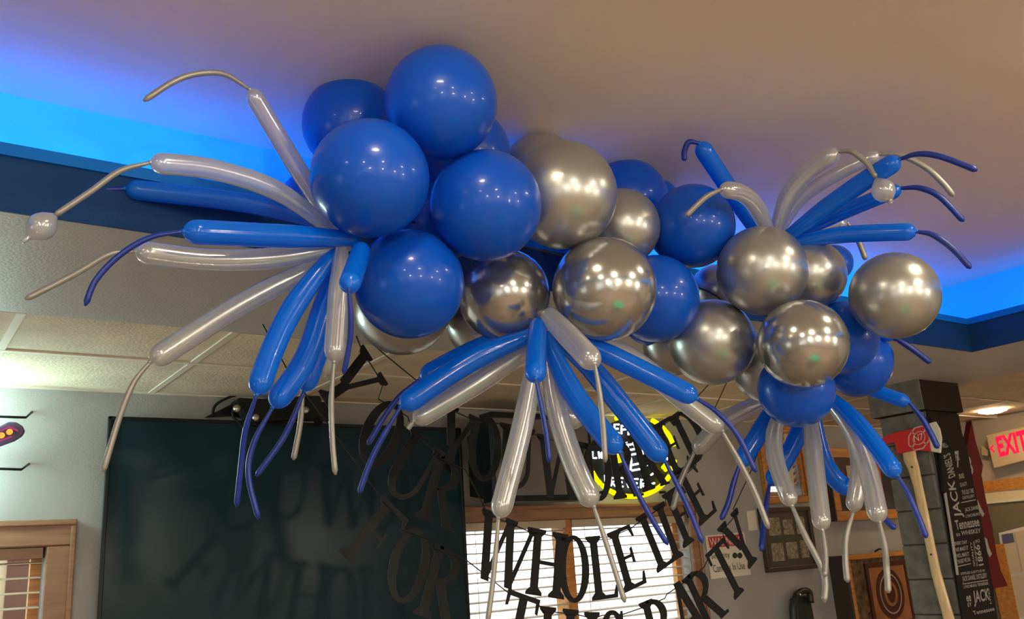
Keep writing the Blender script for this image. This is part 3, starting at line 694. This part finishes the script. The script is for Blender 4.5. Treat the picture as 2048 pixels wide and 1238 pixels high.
# neon sign over the window
ns = thing('neon_sign', onY(1265, 990, YW), 'round neon sign with broken yellow ring and white tube lettering', 'neon sign', 'neon signs')
yn = YW - 0.07
ctr = (1264, 912)
def el(t, a=86, b=81, tilt=0.0): 
    t = math.radians(t); return (ctr[0] + a * math.cos(t) + tilt * math.sin(t), ctr[1] - b * math.sin(t))
bk = pY([el(t, 80, 76) for t in range(0, 360, 12)], YW - 0.035)
obj('backing', MB().prism(bk, (0, 0.012, 0)), 'black', ns)
for t0, t1 in ((184, 200), (203, 223), (226, 237), (239, 283), (285, 330), (338, 354), (14, 38), (40, 62), (92, 112)):
    pts = pY([el(t0 + (t1 - t0) * i / 10) for i in range(11)], yn)
    obj('tube', MB().tube(pts, 0.0125, 10), 'neon_yellow', ns)
obj('tube', MB().tube(pY([(1330, 940), (1338, 934), (1332, 928), (1326, 936)], yn), 0.012, 8), 'neon_yellow', ns)
obj('tube', MB().tube(pY([(1234, 905), (1240, 925)], yn), 0.018, 8), 'neon_yellow', ns)
NF = {'E': [[(1, 0), (0, 0), (0, 1), (1, 1)], [(0, .5), (.8, .5)]], 'P': [[(0, 1), (0, 0), (1, .1), (1, .45), (0, .5)]], 'K': [[(0, 0), (0, 1)], [(1, 0), (0, .5), (1, 1)]],
      'L': [[(0, 0), (0, 1), (1, 1)]], 'W': [[(0, 0), (.25, 1), (.5, .3), (.75, 1), (1, 0)]], 'R': [[(0, 1), (0, 0), (1, .1), (1, .45), (0, .5), (1, 1)]], 'V': [[(0, 0), (.5, 1), (1, 0)]]}
wt = []
def nword(word, x0, y0, w, h, gap, dy):
    for k, ch in enumerate(word):
        for st in NF[ch]: wt.append([(x0 + k * (w + gap) + p * w, y0 + k * dy + q * h) for p, q in st])
nword('EPK', 1229, 849, 9, 17, 5, 2); nword('LW', 1185, 903, 8, 13, 4, 0); nword('REVER', 1222, 955, 9, 17, 6, 1)
wt += [[(1253, 884), (1263, 922), (1261, 940)], [(1266, 882), (1279, 920), (1284, 938)], [(1255, 890), (1268, 888)], [(1258, 900), (1271, 898)], [(1260, 910), (1275, 907)], [(1264, 930), (1283, 926)], [(1264, 941), (1286, 937)],
       [(1281, 892), (1286, 909)], [(1291, 920), (1294, 932)], [(1224, 912), (1228, 940)], [(1210, 950), (1211, 965)], [(1302, 950), (1309, 945)], [(1305, 866), (1314, 873)], [(1238, 936), (1242, 940)], [(1296, 971), (1301, 969)], [(1304, 968), (1309, 966)], [(1333, 906), (1334, 920)]]
for w in wt: obj('letter_tube', MB().tube(pY(w, yn), 0.0055, 8), 'neon_white', ns)
for s in ((1200, 985), (1320, 985), (1200, 850), (1320, 850)):
    p = onY(*s, YW); obj('standoff', MB().tube([p, p + Vector((0, -0.04, 0))], 0.008, 8), 'black', ns)

# lit sign cut by the left edge, on two wire brackets
ls = thing('neon_sign', onY(-60, 900, YW), 'purple neon sign with orange dots at the left edge of the wall', 'neon sign', 'neon signs')
out = [(-120, 880), (-60, 872), (0, 852), (18, 843), (34, 844), (46, 852), (51, 862), (46, 872), (30, 882), (0, 893), (-60, 915), (-120, 930)]
obj('panel', MB().prism(pY(out, YW - 0.10), (0, 0.02, 0)), 'purple', ls, bevel=0.006)
obj('tube', MB().tube(smooth_path(pY([(-100, 885), (-30, 870), (0, 862), (18, 855), (36, 862)], YW - 0.105), 20), 0.0035, 6), 'neon_pink', ls)
obj('tube', MB().tube(smooth_path(pY([(-100, 915), (-30, 892), (0, 882), (24, 873)], YW - 0.105), 20), 0.003, 6), 'neon_pink', ls)
for (x, y) in ((3, 871), (19, 864), (-22, 880)):
    p = onY(x, y, YW - 0.103); obj('dot', MB().lathe(p, (0, -1, 0), [(0.001, -.002), (0.0105, 0), (0.0105, 0.005), (0.006, 0.008), (0.001, 0.009)], 16), 'neon_orange', ls)
for yy, xe, tip in ((834, 52, (64, 824)), (938, 43, (58, 928))):
    obj('bracket_rod', MB().tube([onY(-110, yy - 4, YW - 0.09), onY(xe, yy + 1, YW - 0.09), onY(*tip, YW - 0.004)], 0.0048, 8), 'black', ls)
obj('green_tube', MB().tube(smooth_path(pY([(-100, 790), (-150, 880), (-100, 970)], YW - 0.16), 20), 0.016, 8), 'neon_green', ls)

# warning sign, plate, framed pictures, telephone
def panel_on_wall(root, name, pts, Y, t, mat, bevel=0):
    return obj(name, MB().prism(pY(pts, Y), (0, t, 0)), mat, root, bevel=bevel)
ws = thing('warning_sign', onY(1455, 1155, YW), 'white warning sign about security cameras with red header', 'sign')
panel_on_wall(ws, 'plate', [(1411, 1071), (1489, 1064), (1503, 1150), (1423, 1159)], YW - 0.012, 0.012, 'white', 0.004)
panel_on_wall(ws, 'header', [(1416, 1074), (1486, 1068), (1489, 1090), (1420, 1096)], YW - 0.015, 0.002, 'print_red')
tx = MB()
Yt = YW - 0.0165
text_quad(tx, 'WARNING', onY(1421, 1093, Yt), onY(1486, 1088, Yt), onY(1418, 1076, Yt)); obj('header_text', tx, 'white', ws)
tx = MB()
Yt = YW - 0.0135
text_quad(tx, 'Security', onY(1424, 1121, Yt), onY(1461, 1118, Yt), onY(1421, 1106, Yt))
text_quad(tx, 'Cameras In Use', onY(1428, 1145, Yt), onY(1491, 1138, Yt), onY(1425, 1130, Yt))
for a in (0, 1):
    tx.prism(pY([(1470 + a * 10 + 5 * math.cos(k * .524), 1111 + 6 * math.sin(k * .524)) for k in range(12)], Yt), (0, 0.001, 0))
obj('text', tx, 'print_dark', ws)
lw = thing('blank_plate', onY(1505, 1062, YW), 'small white blank wall plate left of the dark picture frame', 'wall plate')
panel_on_wall(lw, 'cover', [(1494, 1022), (1511, 1020), (1516, 1060), (1499, 1062)], YW - 0.008, 0.008, 'white', 0.003)
for (x, y) in ((1503, 1027), (1507, 1055)):
    p = onY(x, y, YW - 0.008); obj('screw', MB().lathe(p, (0, -1, 0), [(0.0035, -.001), (0.0035, .0008), (0.001, .0012)], 8), 'metal', lw)

def frame(root, pts, Y, depth, wf, mat, inner_mat, name='backing'):
    """pts: outer corners tl,tr,br,bl in the photo; a frame of four rails round a recessed panel"""
    P = pY(pts, Y); xs = [p.x for p in P]; zs = [p.z for p in P]
    x0, x1 = (P[0].x + P[3].x) / 2, (P[1].x + P[2].x) / 2; z1, z0 = (P[0].z + P[1].z) / 2, (P[2].z + P[3].z) / 2
    for p, q in (((x0, z1 - wf), (x1, z1)), ((x0, z0), (x1, z0 + wf)), ((x0, z0 + wf), (x0 + wf, z1 - wf)), ((x1 - wf, z0 + wf), (x1, z1 - wf))):
        obj('frame_rail', box((p[0], Y, p[1]), (q[0], Y + depth, q[1])), mat, root, bevel=0.004)
    obj(name, box((x0 + wf, Y + 0.015, z0 + wf), (x1 - wf, Y + depth, z1 - wf)), inner_mat, root)
    return x0, x1, z0, z1, Y + 0.015
fr = thing('picture_frame', onY(1580, 1140, YW), 'dark picture frame with six small old photographs', 'picture frame', 'framed pictures')
x0, x1, z0, z1, yi = frame(fr, [(1527, 1018), (1622, 1010), (1637, 1136), (1534, 1146)], YW - 0.035, 0.035, 0.028, 'frame_dark', 'mat_dark')
for i, (u0, u1, v0, v1) in enumerate(((.13, .36, .56, .84), (.42, .62, .56, .80), (.68, .86, .56, .84), (.13, .36, .16, .44), (.42, .64, .18, .44), (.70, .86, .18, .46))):
    obj('photograph', box((x0 + (x1 - x0) * u0, yi - 0.004, z0 + (z1 - z0) * v0), (x0 + (x1 - x0) * u1, yi, z0 + (z1 - z0) * v1)), 'photo', fr)
of = thing('picture_frame', onY(1735, 1045, YW - 0.1), 'deep orange wooden frame around a dark blue picture', 'picture frame', 'framed pictures')
x0, x1, z0, z1, yi = frame(of, [(1655, 903), (1795, 893), (1813, 1030), (1677, 1048)], YW - 0.09, 0.09, 0.062, 'wood_orange', 'navy')
obj('side_cheek', box((x0 - 0.006, YW - 0.085, z0), (x0, YW, z1)), 'frame_dark', of)
for (u0, u1, v0, v1, m) in ((.24, .40, .40, .76, 'tan_panel'), (.62, .72, .25, .78, 'copper'), (.28, .62, .14, .34, 'mat_dark')):
    obj('picture_shape', box((x0 + (x1 - x0) * u0, yi - 0.004, z0 + (z1 - z0) * v0), (x0 + (x1 - x0) * u1, yi, z0 + (z1 - z0) * v1)), m, of)
bs = thing('barrel_sign', onY(1765, 1238, YW - 0.1), 'wooden box picture with oval emblem on mottled brown ground, below the orange frame', 'picture frame', 'framed pictures')
x0, x1, z0, z1, yi = frame(bs, [(1692, 1114), (1842, 1096), (1872, 1262), (1722, 1280)], YW - 0.13, 0.13, 0.03, 'wood_orange', 'stonepic')
obj('side_cheek', box((x0 - 0.02, YW - 0.125, z0), (x0, YW, z1)), 'frame_dark', bs)
cx, cz = (x0 + x1) / 2 - 0.01, (z0 + z1) / 2 + 0.0
hw, hh = (x1 - x0) * .24, (z1 - z0) * .33
bd = MB(); 
for p, q in (((-hw - .03, hh), (hw + .03, hh + .03)), ((-hw - .03, -hh - .03), (hw + .03, -hh)), ((-hw - .03, -hh), (-hw, hh)), ((hw, -hh), (hw + .03, hh))):
    bd.box((cx + p[0], yi - .012, cz + p[1]), (cx + q[0], yi, cz + q[1]))
obj('inner_border', bd, 'maroon', bs)
obj('inner_panel', box((cx - hw, yi - .006, cz - hh), (cx + hw, yi, cz + hh)), 'copper', bs)
def oval(a, b, y, n=28): return [(cx + a * math.cos(2 * math.pi * k / n), y, cz + b * math.sin(2 * math.pi * k / n)) for k in range(n)]
obj('oval_emblem', MB().prism(oval(hw * .74, hh * .92, yi - .010), (0, .004, 0)), 'maroon', bs)
def oring(a0, b0, a1, b1, y):
    m = MB(); n = 28
    for k in range(n):
        p, q = 2 * math.pi * k / n, 2 * math.pi * (k + 1) / n
        m.prism([(cx + a0 * math.cos(p), y, cz + b0 * math.sin(p)), (cx + a0 * math.cos(q), y, cz + b0 * math.sin(q)), (cx + a1 * math.cos(q), y, cz + b1 * math.sin(q)), (cx + a1 * math.cos(p), y, cz + b1 * math.sin(p))], (0, .002, 0))
    return m
obj('emblem_ring', oring(hw * .58, hh * .74, hw * .54, hh * .69, yi - .012), 'print', bs)
obj('emblem_ring', oring(hw * .36, hh * .46, hw * .24, hh * .34, yi - .012), 'copper', bs)
obj('hook', MB().tube([onY(1750, 1103, YW - 0.06), onY(1758, 1098, YW - 0.06), onY(1768, 1099, YW - 0.06)], 0.006, 6), 'black', bs)
ph = thing('telephone', onY(1605, 1245, YW), 'black wall telephone below the dark picture frame', 'telephone')
panel_on_wall(ph, 'base', [(1592, 1196), (1620, 1190), (1634, 1260), (1598, 1262)], YW - 0.05, 0.05, 'phone', 0.008)
obj('handset', MB().tube(smooth_path(pY([(1594, 1190), (1586, 1215), (1590, 1262)], YW - 0.07), 14), 0.022, 10), 'phone', ph)
obj('handset_end', MB().tube(smooth_path(pY([(1592, 1190), (1605, 1182), (1618, 1184), (1622, 1206)], YW - 0.075), 14), 0.019, 10), 'phone', ph)
p = onY(1601, 1189, YW - 0.10); obj('indicator', MB().lathe(p, (0, -1, 0), [(0.006, -.004), (0.006, .002), (0.001, .004)], 10), 'white', ph)
# cream curtain strip inside the small window
obj('curtain', MB().prism(pY([(1567, 868), (1580, 866), (1590, 985), (1583, 992), (1578, 950)], YW - 0.003), (0, 0.012, 0)), 'cream', None, 'narrow cream curtain strip at right of the small window', 'curtain')

# ------------------------------------------------------------------ stone post, axe, bar signs, exit sign
PX0, PX1, PY0, PY1 = 4.30, 4.60, 2.48, 2.72
post = struct('column', box((PX0 + 0.012, PY0, 0), (PX1, PY1, H_LOW)), 'mortar')
post['label'] = 'grey stone post under the soffit'
z = H_LOW - 0.155; hcap = 0.0
obj('cap', box((PX0 - 0.035, PY0 - 0.035, z), (PX1 + 0.03, PY1 + 0.02, H_LOW)), 'dark_wood', post, bevel=0.006)
obj('cap_face', box((PX0 - 0.045, PY0 - 0.034, z + 0.003), (PX0 - 0.035, PY1 + 0.02, H_LOW)), 'stone', post)
row = 0
while z > 0.02:
    h = 0.165 if row else 0.15
    zz = max(0, z - h)
    off = 0.03 if row % 2 else 0
    dep = random.uniform(0, 0.006)
    obj('stone_block', box((PX0 - dep, PY0 + 0.002, zz + 0.004), (PX0 + 0.03, PY1 - 0.002, z - 0.002)), 'stone', post, bevel=0.004)
    z = zz; row += 1
obj('side_board', box((PX0 + 0.03, PY0 - 0.012, 0), (PX1, PY0, H_LOW - 0.155)), 'dark_wood', post)

# axe hung on the post
XA = PX0 - 0.04
def pX(pts, X): return [onX(x, y, X) for x, y in pts]
ax = thing('fire_axe', onX(1890, 1300, XA), 'red headed axe with pale wooden handle hung on the stone post', 'axe')
obj('head', MB().prism(pX([(1763, 878), (1770, 872), (1788, 865), (1820, 858), (1853, 848), (1862, 903), (1838, 901), (1795, 908), (1791, 895), (1788, 885), (1772, 888)], XA), (0.022, 0, 0)), 'red', ax, bevel=0.003)
obj('cutting_edge', MB().prism(pX([(1853, 848), (1870, 843), (1878, 857), (1882, 875), (1881, 892), (1880, 906), (1862, 903)], XA + 0.004), (0.014, 0, 0)), 'pale_edge', ax, bevel=0.003)
hp = [(1804, 907, 1830, 901), (1806, 922, 1832, 915), (1815, 940, 1837, 932), (1826, 975, 1844, 970), (1838, 1030, 1856, 1026), (1850, 1090, 1868, 1086), (1862, 1150, 1881, 1146), (1878, 1210, 1898, 1204), (1893, 1265, 1914, 1258), (1905, 1310, 1926, 1303)]
hv, hf = [], []
for l in hp:
    a, b = onX(l[0], l[1], XA - 0.004), onX(l[2], l[3], XA - 0.004); c = (a + b) / 2; e = (b - a) / 2
    for k in range(12):
        q = 2 * math.pi * k / 12; hv.append(c + e * math.cos(q) + Vector((-0.014 * math.sin(q) + 0.006, 0, 0)))
n = len(hp)
hf = [(i * 12 + k, i * 12 + (k + 1) % 12, (i + 1) * 12 + (k + 1) % 12, (i + 1) * 12 + k) for i in range(n - 1) for k in range(12)] + [tuple(range(12)), tuple((n - 1) * 12 + 11 - k for k in range(12))]
obj('handle', MB().add(hv, hf, True), 'handle', ax)
for (x, y) in ((1824, 934), (1862, 1109)):
    p = onX(x, y, XA - 0.019); obj('screw', MB().lathe(p, (-1, 0, 0), [(0.005, -.002), (0.005, .002), (0.001, .003)], 8), 'print_dark', ax)
em = MB()
ec = (1838, 876)
ang = [22, 68, 112, 158, 202, 248, 292, 338]
def ep(t, r): 
    t = math.radians(t); return (ec[0] + r * math.cos(t) * 0.92, ec[1] - r * math.sin(t) - 0.22 * r * math.cos(t))
def seg(p, q, w, X):
    a, b = onX(*p, X), onX(*q, X); d = (b - a); nrm = Vector((0, -d.z, d.y)).normalized() * w
    return [a - nrm, b - nrm, b + nrm, a + nrm]
Xe = XA - 0.0015
for i in range(8):
    em.prism(seg(ep(ang[i], 24), ep(ang[(i + 1) % 8], 24), 0.0032, Xe), (0.001, 0, 0))
for t in (45, 135, 225, 315): em.prism(seg(ep(t, 13), ep(t, 23), 0.004, Xe), (0.001, 0, 0))
for i in range(16): em.prism(seg(ep(i * 22.5, 13), ep(i * 22.5 + 22.5, 13), 0.0022, Xe), (0.001, 0, 0))
obj('emblem', em, 'pink', ax)
tx = MB(); text_quad(tx, 'N7', onX(1829, 884, Xe - .001), onX(1847, 879, Xe - .001), onX(1827, 871, Xe - .001)); obj('emblem_text', tx, 'white', ax)

# black whiskey board on the dark side of the post
YS = PY0 - 0.03
wbd = thing('bar_sign', onY(1940, 1238, YS), 'tall black bar sign covered in grey whiskey lettering, on the stone post', 'sign', 'tall bar signs')
o1 = [(1858, 832), (1917, 832), (1923, 868), (1935, 898), (1946, 960), (1962, 1040), (1972, 1090), (1984, 1160), (1996, 1240), (1999, 1262), (1937, 1275), (1930, 1238), (1916, 1150), (1906, 1090), (1896, 1000), (1888, 985), (1880, 905)]
obj('board', MB().prism(pY(o1, YS), (0, 0.012, 0)), 'sign_black', wbd)
TROOT = wbd; Yt = YS - 0.0015
def T(txt, ll, lr, ul):
    obj('lettering', text_quad(MB(), txt, onY(*ll, Yt), onY(*lr, Yt), onY(*ul, Yt), spacing=1.03, bold=0.018), 'print', TROOT)
T("JACK", (1929, 1034), (1913, 960), (1910, 1036)); T("DANIEL'S", (1911, 952), (1900, 905), (1897, 958))
T('OLD', (1885, 868), (1898, 866), (1883, 861)); T('CHARCOAL', (1884, 881), (1902, 878), (1883, 873)); T('MELLOWED', (1886, 896), (1906, 893), (1884, 886))
T('No.', (1912, 922), (1920, 920), (1910, 908)); T('7', (1914, 936), (1922, 934), (1909, 903))
T('BRAND', (1919, 958), (1929, 956), (1917, 948)); T('QUALITY', (1921, 975), (1935, 972), (1919, 966))
T('THE OLD TIME', (1924, 990), (1948, 985), (1923, 981)); T('DISTILLERY', (1926, 999), (1950, 994), (1925, 993)); T('JACK DANIEL', (1931, 1026), (1959, 1020), (1929, 1016)); T('LYNCHBURG', (1932, 1036), (1960, 1030), (1931, 1030))
T('Tennessee', (1913, 1060), (1960, 1052), (1909, 1041)); T('WHISKEY', (1923, 1071), (1962, 1065), (1922, 1062)); T('SOUR', (1913, 1073), (1921, 1072), (1912, 1067))
T('EVERY DAY', (1910, 1091), (1935, 1087), (1909, 1084)); T('WE MAKE IT', (1912, 1104), (1937, 1099), (1911, 1096)); T("WE'LL MAKE IT", (1914, 1116), (1939, 1111), (1912, 1108)); T('THE BEST WE CAN', (1916, 1128), (1941, 1122), (1914, 1120))
T('QUALITY', (1951, 1132), (1944, 1083), (1947, 1133)); T('GUARANTEED', (1956, 1132), (1949, 1082), (1953, 1133))
T('1866', (1968, 1130), (1959, 1089), (1958, 1132)); T('SINCE', (1951, 1086), (1960, 1084), (1950, 1080))
T('DISTILLED & BOTTLED BY', (1922, 1150), (1971, 1143), (1921, 1145)); T('JACK DANIEL DISTILLERY', (1926, 1166), (1975, 1158), (1924, 1153)); T('LYNCHBURG TENNESSEE', (1928, 1177), (1977, 1169), (1927, 1171))
T('JACK', (1949, 1214), (1981, 1207), (1945, 1182)); T('ee', (1934, 1204), (1943, 1202), (1932, 1192)); T('EY', (1936, 1214), (1944, 1212), (1935, 1206)); T('LIVES', (1983, 1207), (1978, 1176), (1980, 1208))
T('Tennessee', (1948, 1230), (1990, 1221), (1945, 1222))
for (p, q) in (((1923, 1006), (1952, 1000)), ((1915, 1134), (1942, 1128)), ((1925, 1169), (1976, 1161))):
    a, b = onY(*p, Yt), onY(*q, Yt); obj('rule', MB().add([a, b, b + Vector((0, 0, .004)), a + Vector((0, 0, .004))], [(0, 1, 2, 3)]), 'print', wbd)
obj('edge_strip', MB().prism(pY([(1889, 987), (1893, 985), (1905, 1062), (1918, 1150), (1914, 1150), (1901, 1062)], YS - 0.002), (0, 0.004, 0)), 'print', wbd)
obj('cap_board', MB().prism(pY([(1860, 833), (1917, 828), (1924, 866), (1935, 898), (1905, 902), (1872, 860)], YS - 0.003), (0, 0.004, 0)), 'sign_black', wbd)

YR = PY0 + 0.06
rs = thing('bar_sign', onY(1985, 1175, YR), 'dark red pointed bar sign standing behind the black lettered one', 'sign', 'tall bar signs')
o2 = [(1943, 841), (1952, 885), (1966, 931), (1963, 950), (1972, 1000), (1984, 1050), (1994, 1110), (2002, 1142), (2016, 1172), (1988, 1177), (1976, 1150), (1958, 1060), (1940, 960), (1926, 897), (1935, 890)]
obj('board', MB().prism(pY(o2, YR), (0, 0.03, 0)), 'sign_red', rs)
TROOT = rs; Yt = YR - 0.0015
T('B', (1935, 951), (1948, 949), (1929, 912))
p = onY(1950, 960, YR); obj('bracket', box((PX1, YR + 0.03, p.z - 0.02), (p.x, YR + 0.045, p.z + 0.02)), 'black', rs)
obj('stroke', MB().prism(pY([(1955, 1000), (1962, 1015), (1969, 1028), (1966, 1034), (1958, 1022)], YR - 0.003), (0, 0.003, 0)), 'print', rs)
obj('stroke', MB().prism(pY([(1966, 1072), (1974, 1078), (1978, 1094), (1984, 1108), (1980, 1114), (1972, 1098), (1970, 1082)], YR - 0.003), (0, 0.003, 0)), 'print', rs)

# exit sign on the right wall
XE = XR - 0.09
es = thing('exit_sign', onX(2010, 935, XR), 'tan exit sign with glowing red letters over the right doorway', 'sign')
obj('housing', MB().prism(pX([(1971, 871), (2080, 845), (2090, 910), (1987, 937)], XE), (0.07, 0, 0)), 'tan_panel', es, bevel=0.006)
tx = MB(); Xt = XE - 0.003
text_quad(tx, 'EXIT', onX(1999, 914, Xt), onX(2058, 900, Xt), onX(1990, 874, Xt), spacing=1.08, bold=0.045)
tx2 = MB()
for p in tx.f: tx2.f.append(p)
obj('letters', MB().add(tx.v + [], tx.f), 'exit_red', es)
obj('arrow', MB().prism(pX([(1978, 897), (1986, 889), (1988, 891), (1984, 897), (1990, 903), (1988, 905)], Xt), (0.002, 0, 0)), 'exit_red', es)
obj('mount', MB().prism(pX([(1962, 890), (1975, 900), (1975, 912), (1964, 910)], XE + 0.04), (0.05, 0, 0)), 'tan_panel', es)
# notices on the right wall
nt_ = thing('notice_board', onX(2030, 1240, XR), 'pale paper notices pinned to the right wall, lower right corner', 'notice')
obj('backing', MB().prism(pX([(1997, 1066), (2100, 1040), (2130, 1250), (2030, 1275)], XR - 0.02), (0.02, 0, 0)), 'white', nt_)
obj('sheet', MB().prism(pX([(2003, 1069), (2100, 1050), (2118, 1130), (2019, 1149)], XR - 0.024), (0.003, 0, 0)), 'paper', nt_)
obj('sheet', MB().prism(pX([(2020, 1153), (2118, 1133), (2130, 1215), (2036, 1236)], XR - 0.024), (0.003, 0, 0)), 'paper', nt_)
obj('logo', MB().prism(pX([(2003, 1069), (2025, 1066), (2029, 1084), (2006, 1088)], XR - 0.027), (0.002, 0, 0)), 'blue_print', nt_)
obj('column_line', MB().prism(pX([(2028, 1068), (2029.5, 1068), (2045, 1142), (2043.5, 1142)], XR - 0.027), (0.002, 0, 0)), 'print', nt_)
db = struct('door_1', box((XR - 0.008, 0.8, 0), (XR, YW, CZ + 0.175)), 'olive')
struct('trim_7', box((XR - 0.03, 3.30, 0), (XR - 0.008, 3.42, CZ - 0.10)), 'wood_orange')
# recessed lamp in the tiles
rl = thing('recessed_light', onZ(1985, 820, H_LOW), 'small round recessed ceiling light above the exit sign', 'light')
c = onZ(1985, 820, H_LOW)
obj('trim_ring', MB().lathe(c, (0, 0, -1), [(0.001, -0.02), (0.12, -0.02), (0.12, 0.004), (0.10, 0.008), (0.095, 0.0)], 28), 'white', rl)
obj('bulb', MB().lathe(c, (0, 0, -1), [(0.001, -0.01), (0.085, -0.008), (0.085, 0.010), (0.05, 0.02), (0.001, 0.024)], 28), 'can_bulb', rl)

# ------------------------------------------------------------------ room behind the camera: lamps and a games table, seen in the balloons
for k, (x, y) in enumerate(((0.6, 0.93), (-1.0, 0.8), (2.25, 0.65), (-1.0, -0.8), (0.6, -0.8), (2.25, -0.8))):
    lab = 'round recessed light in the raised ceiling, ' + ('in front of the left balloon cluster', 'nearest the left neon sign', 'in front of the right balloon cluster',
                                                         'behind the viewer on the left', 'right behind the viewer', 'behind the viewer on the right')[k]
    c = Vector((x, y, H_TRAY)); rl = thing('recessed_light', c, lab, 'light', 'recessed lights of the raised ceiling')
    obj('trim_ring', MB().lathe(c, (0, 0, -1), [(0.001, -0.02), (0.10, -0.02), (0.10, 0.003), (0.085, 0.006), (0.078, 0.0)], 28), 'white', rl)
    obj('bulb', MB().lathe(c, (0, 0, -1), [(0.001, -0.01), (0.07, -0.008), (0.07, 0.008), (0.04, 0.014), (0.001, 0.016)], 28), 'down_bulb' if y > 0 else 'down_bulb_2', rl)
for lab, p in (('warm globe pendant lamp along the back wall, nearest the television side', (-1.6, -3.3, 2.2)), ('warm globe pendant lamp along the back wall, second from the television side', (0.4, -3.4, 2.2)),
               ('warm globe pendant lamp along the back wall, third from the television side', (2.4, -3.4, 2.2)), ('warm globe pendant lamp along the back wall, fourth from the television side', (4.4, -3.3, 2.2))):
    l = thing('pendant_lamp', (p[0], p[1], p[2] - 0.1), lab, 'lamp', 'globe pendant lamps')
    obj('globe', MB().lathe(p, (0, 0, 1), [(0.09 * math.sin(t * math.pi / 12), -0.09 * math.cos(t * math.pi / 12)) for t in range(13)], 24), 'bulb', l)
    obj('cap', MB().lathe(p, (0, 0, 1), [(0.04, 0.083), (0.04, 0.13), (0.01, 0.15)], 16), 'black', l)
    obj('cable', MB().tube([(p[0], p[1], p[2] + 0.14), (p[0], p[1], H_LOW)], 0.004, 6), 'black', l)
gt = thing('card_table', (1.3, -0.05, 0), 'square card table with green cloth top below the balloons, out of the frame', 'table')
tx0, tx1, ty0, ty1 = 0.92, 1.68, -0.43, 0.33
obj('cloth_top', box((tx0 + 0.03, ty0 + 0.03, 0.765), (tx1 - 0.03, ty1 - 0.03, 0.80)), 'felt', gt)
obj('rim', MB().box((tx0, ty0, 0.75), (tx0 + 0.03, ty1, 0.805)).box((tx1 - 0.03, ty0, 0.75), (tx1, ty1, 0.805)).box((tx0 + 0.03, ty0, 0.75), (tx1 - 0.03, ty0 + 0.03, 0.805)).box((tx0 + 0.03, ty1 - 0.03, 0.75), (tx1 - 0.03, ty1, 0.805)), 'wood', gt)
for a in (tx0 + 0.01, tx1 - 0.05):
    for b in (ty0 + 0.01, ty1 - 0.05): obj('leg', box((a, b, 0), (a + 0.04, b + 0.04, 0.75)), 'wood', gt)

# ------------------------------------------------------------------ outside the windows
struct('ground', box((-60, -60, -0.3), (60, 60, -0.2)), 'grass')
def bush(c, r, lab):
    mb = MB(); N, S = 12, 18; vs = []
    for i in range(N + 1):
        t = math.pi * i / N
        for k in range(S):
            q = 2 * math.pi * k / S; f = r * (1 + random.uniform(-.18, .18))
            vs.append((c[0] + f * math.sin(t) * math.cos(q), c[1] + f * math.sin(t) * math.sin(q), c[2] + f * math.cos(t)))
    mb.add(vs, [(i * S + k, i * S + (k + 1) % S, (i + 1) * S + (k + 1) % S, (i + 1) * S + k) for i in range(N) for k in range(S)])
    b = obj('foliage', mb, 'foliage', thing('tree', (c[0], c[1], -0.2), lab, 'tree'))
    obj('trunk', MB().tube([(c[0], c[1], -0.2), (c[0], c[1], c[2])], 0.15, 8), 'brick', b.parent)
bush((0.2, 9.5, 2.1), 1.3, 'green tree outside the left window, seen through the blinds')
pp = thing('porch_post', (0.64, 5.0, -0.2), 'red brown porch post outside the left window', 'post')
obj('shaft', box((0.57, 4.9, -0.2), (0.72, 5.05, 2.6)), 'brick', pp)
obj('edge_board', box((0.45, 4.92, -0.2), (0.57, 5.03, 2.6)), 'cream', pp)
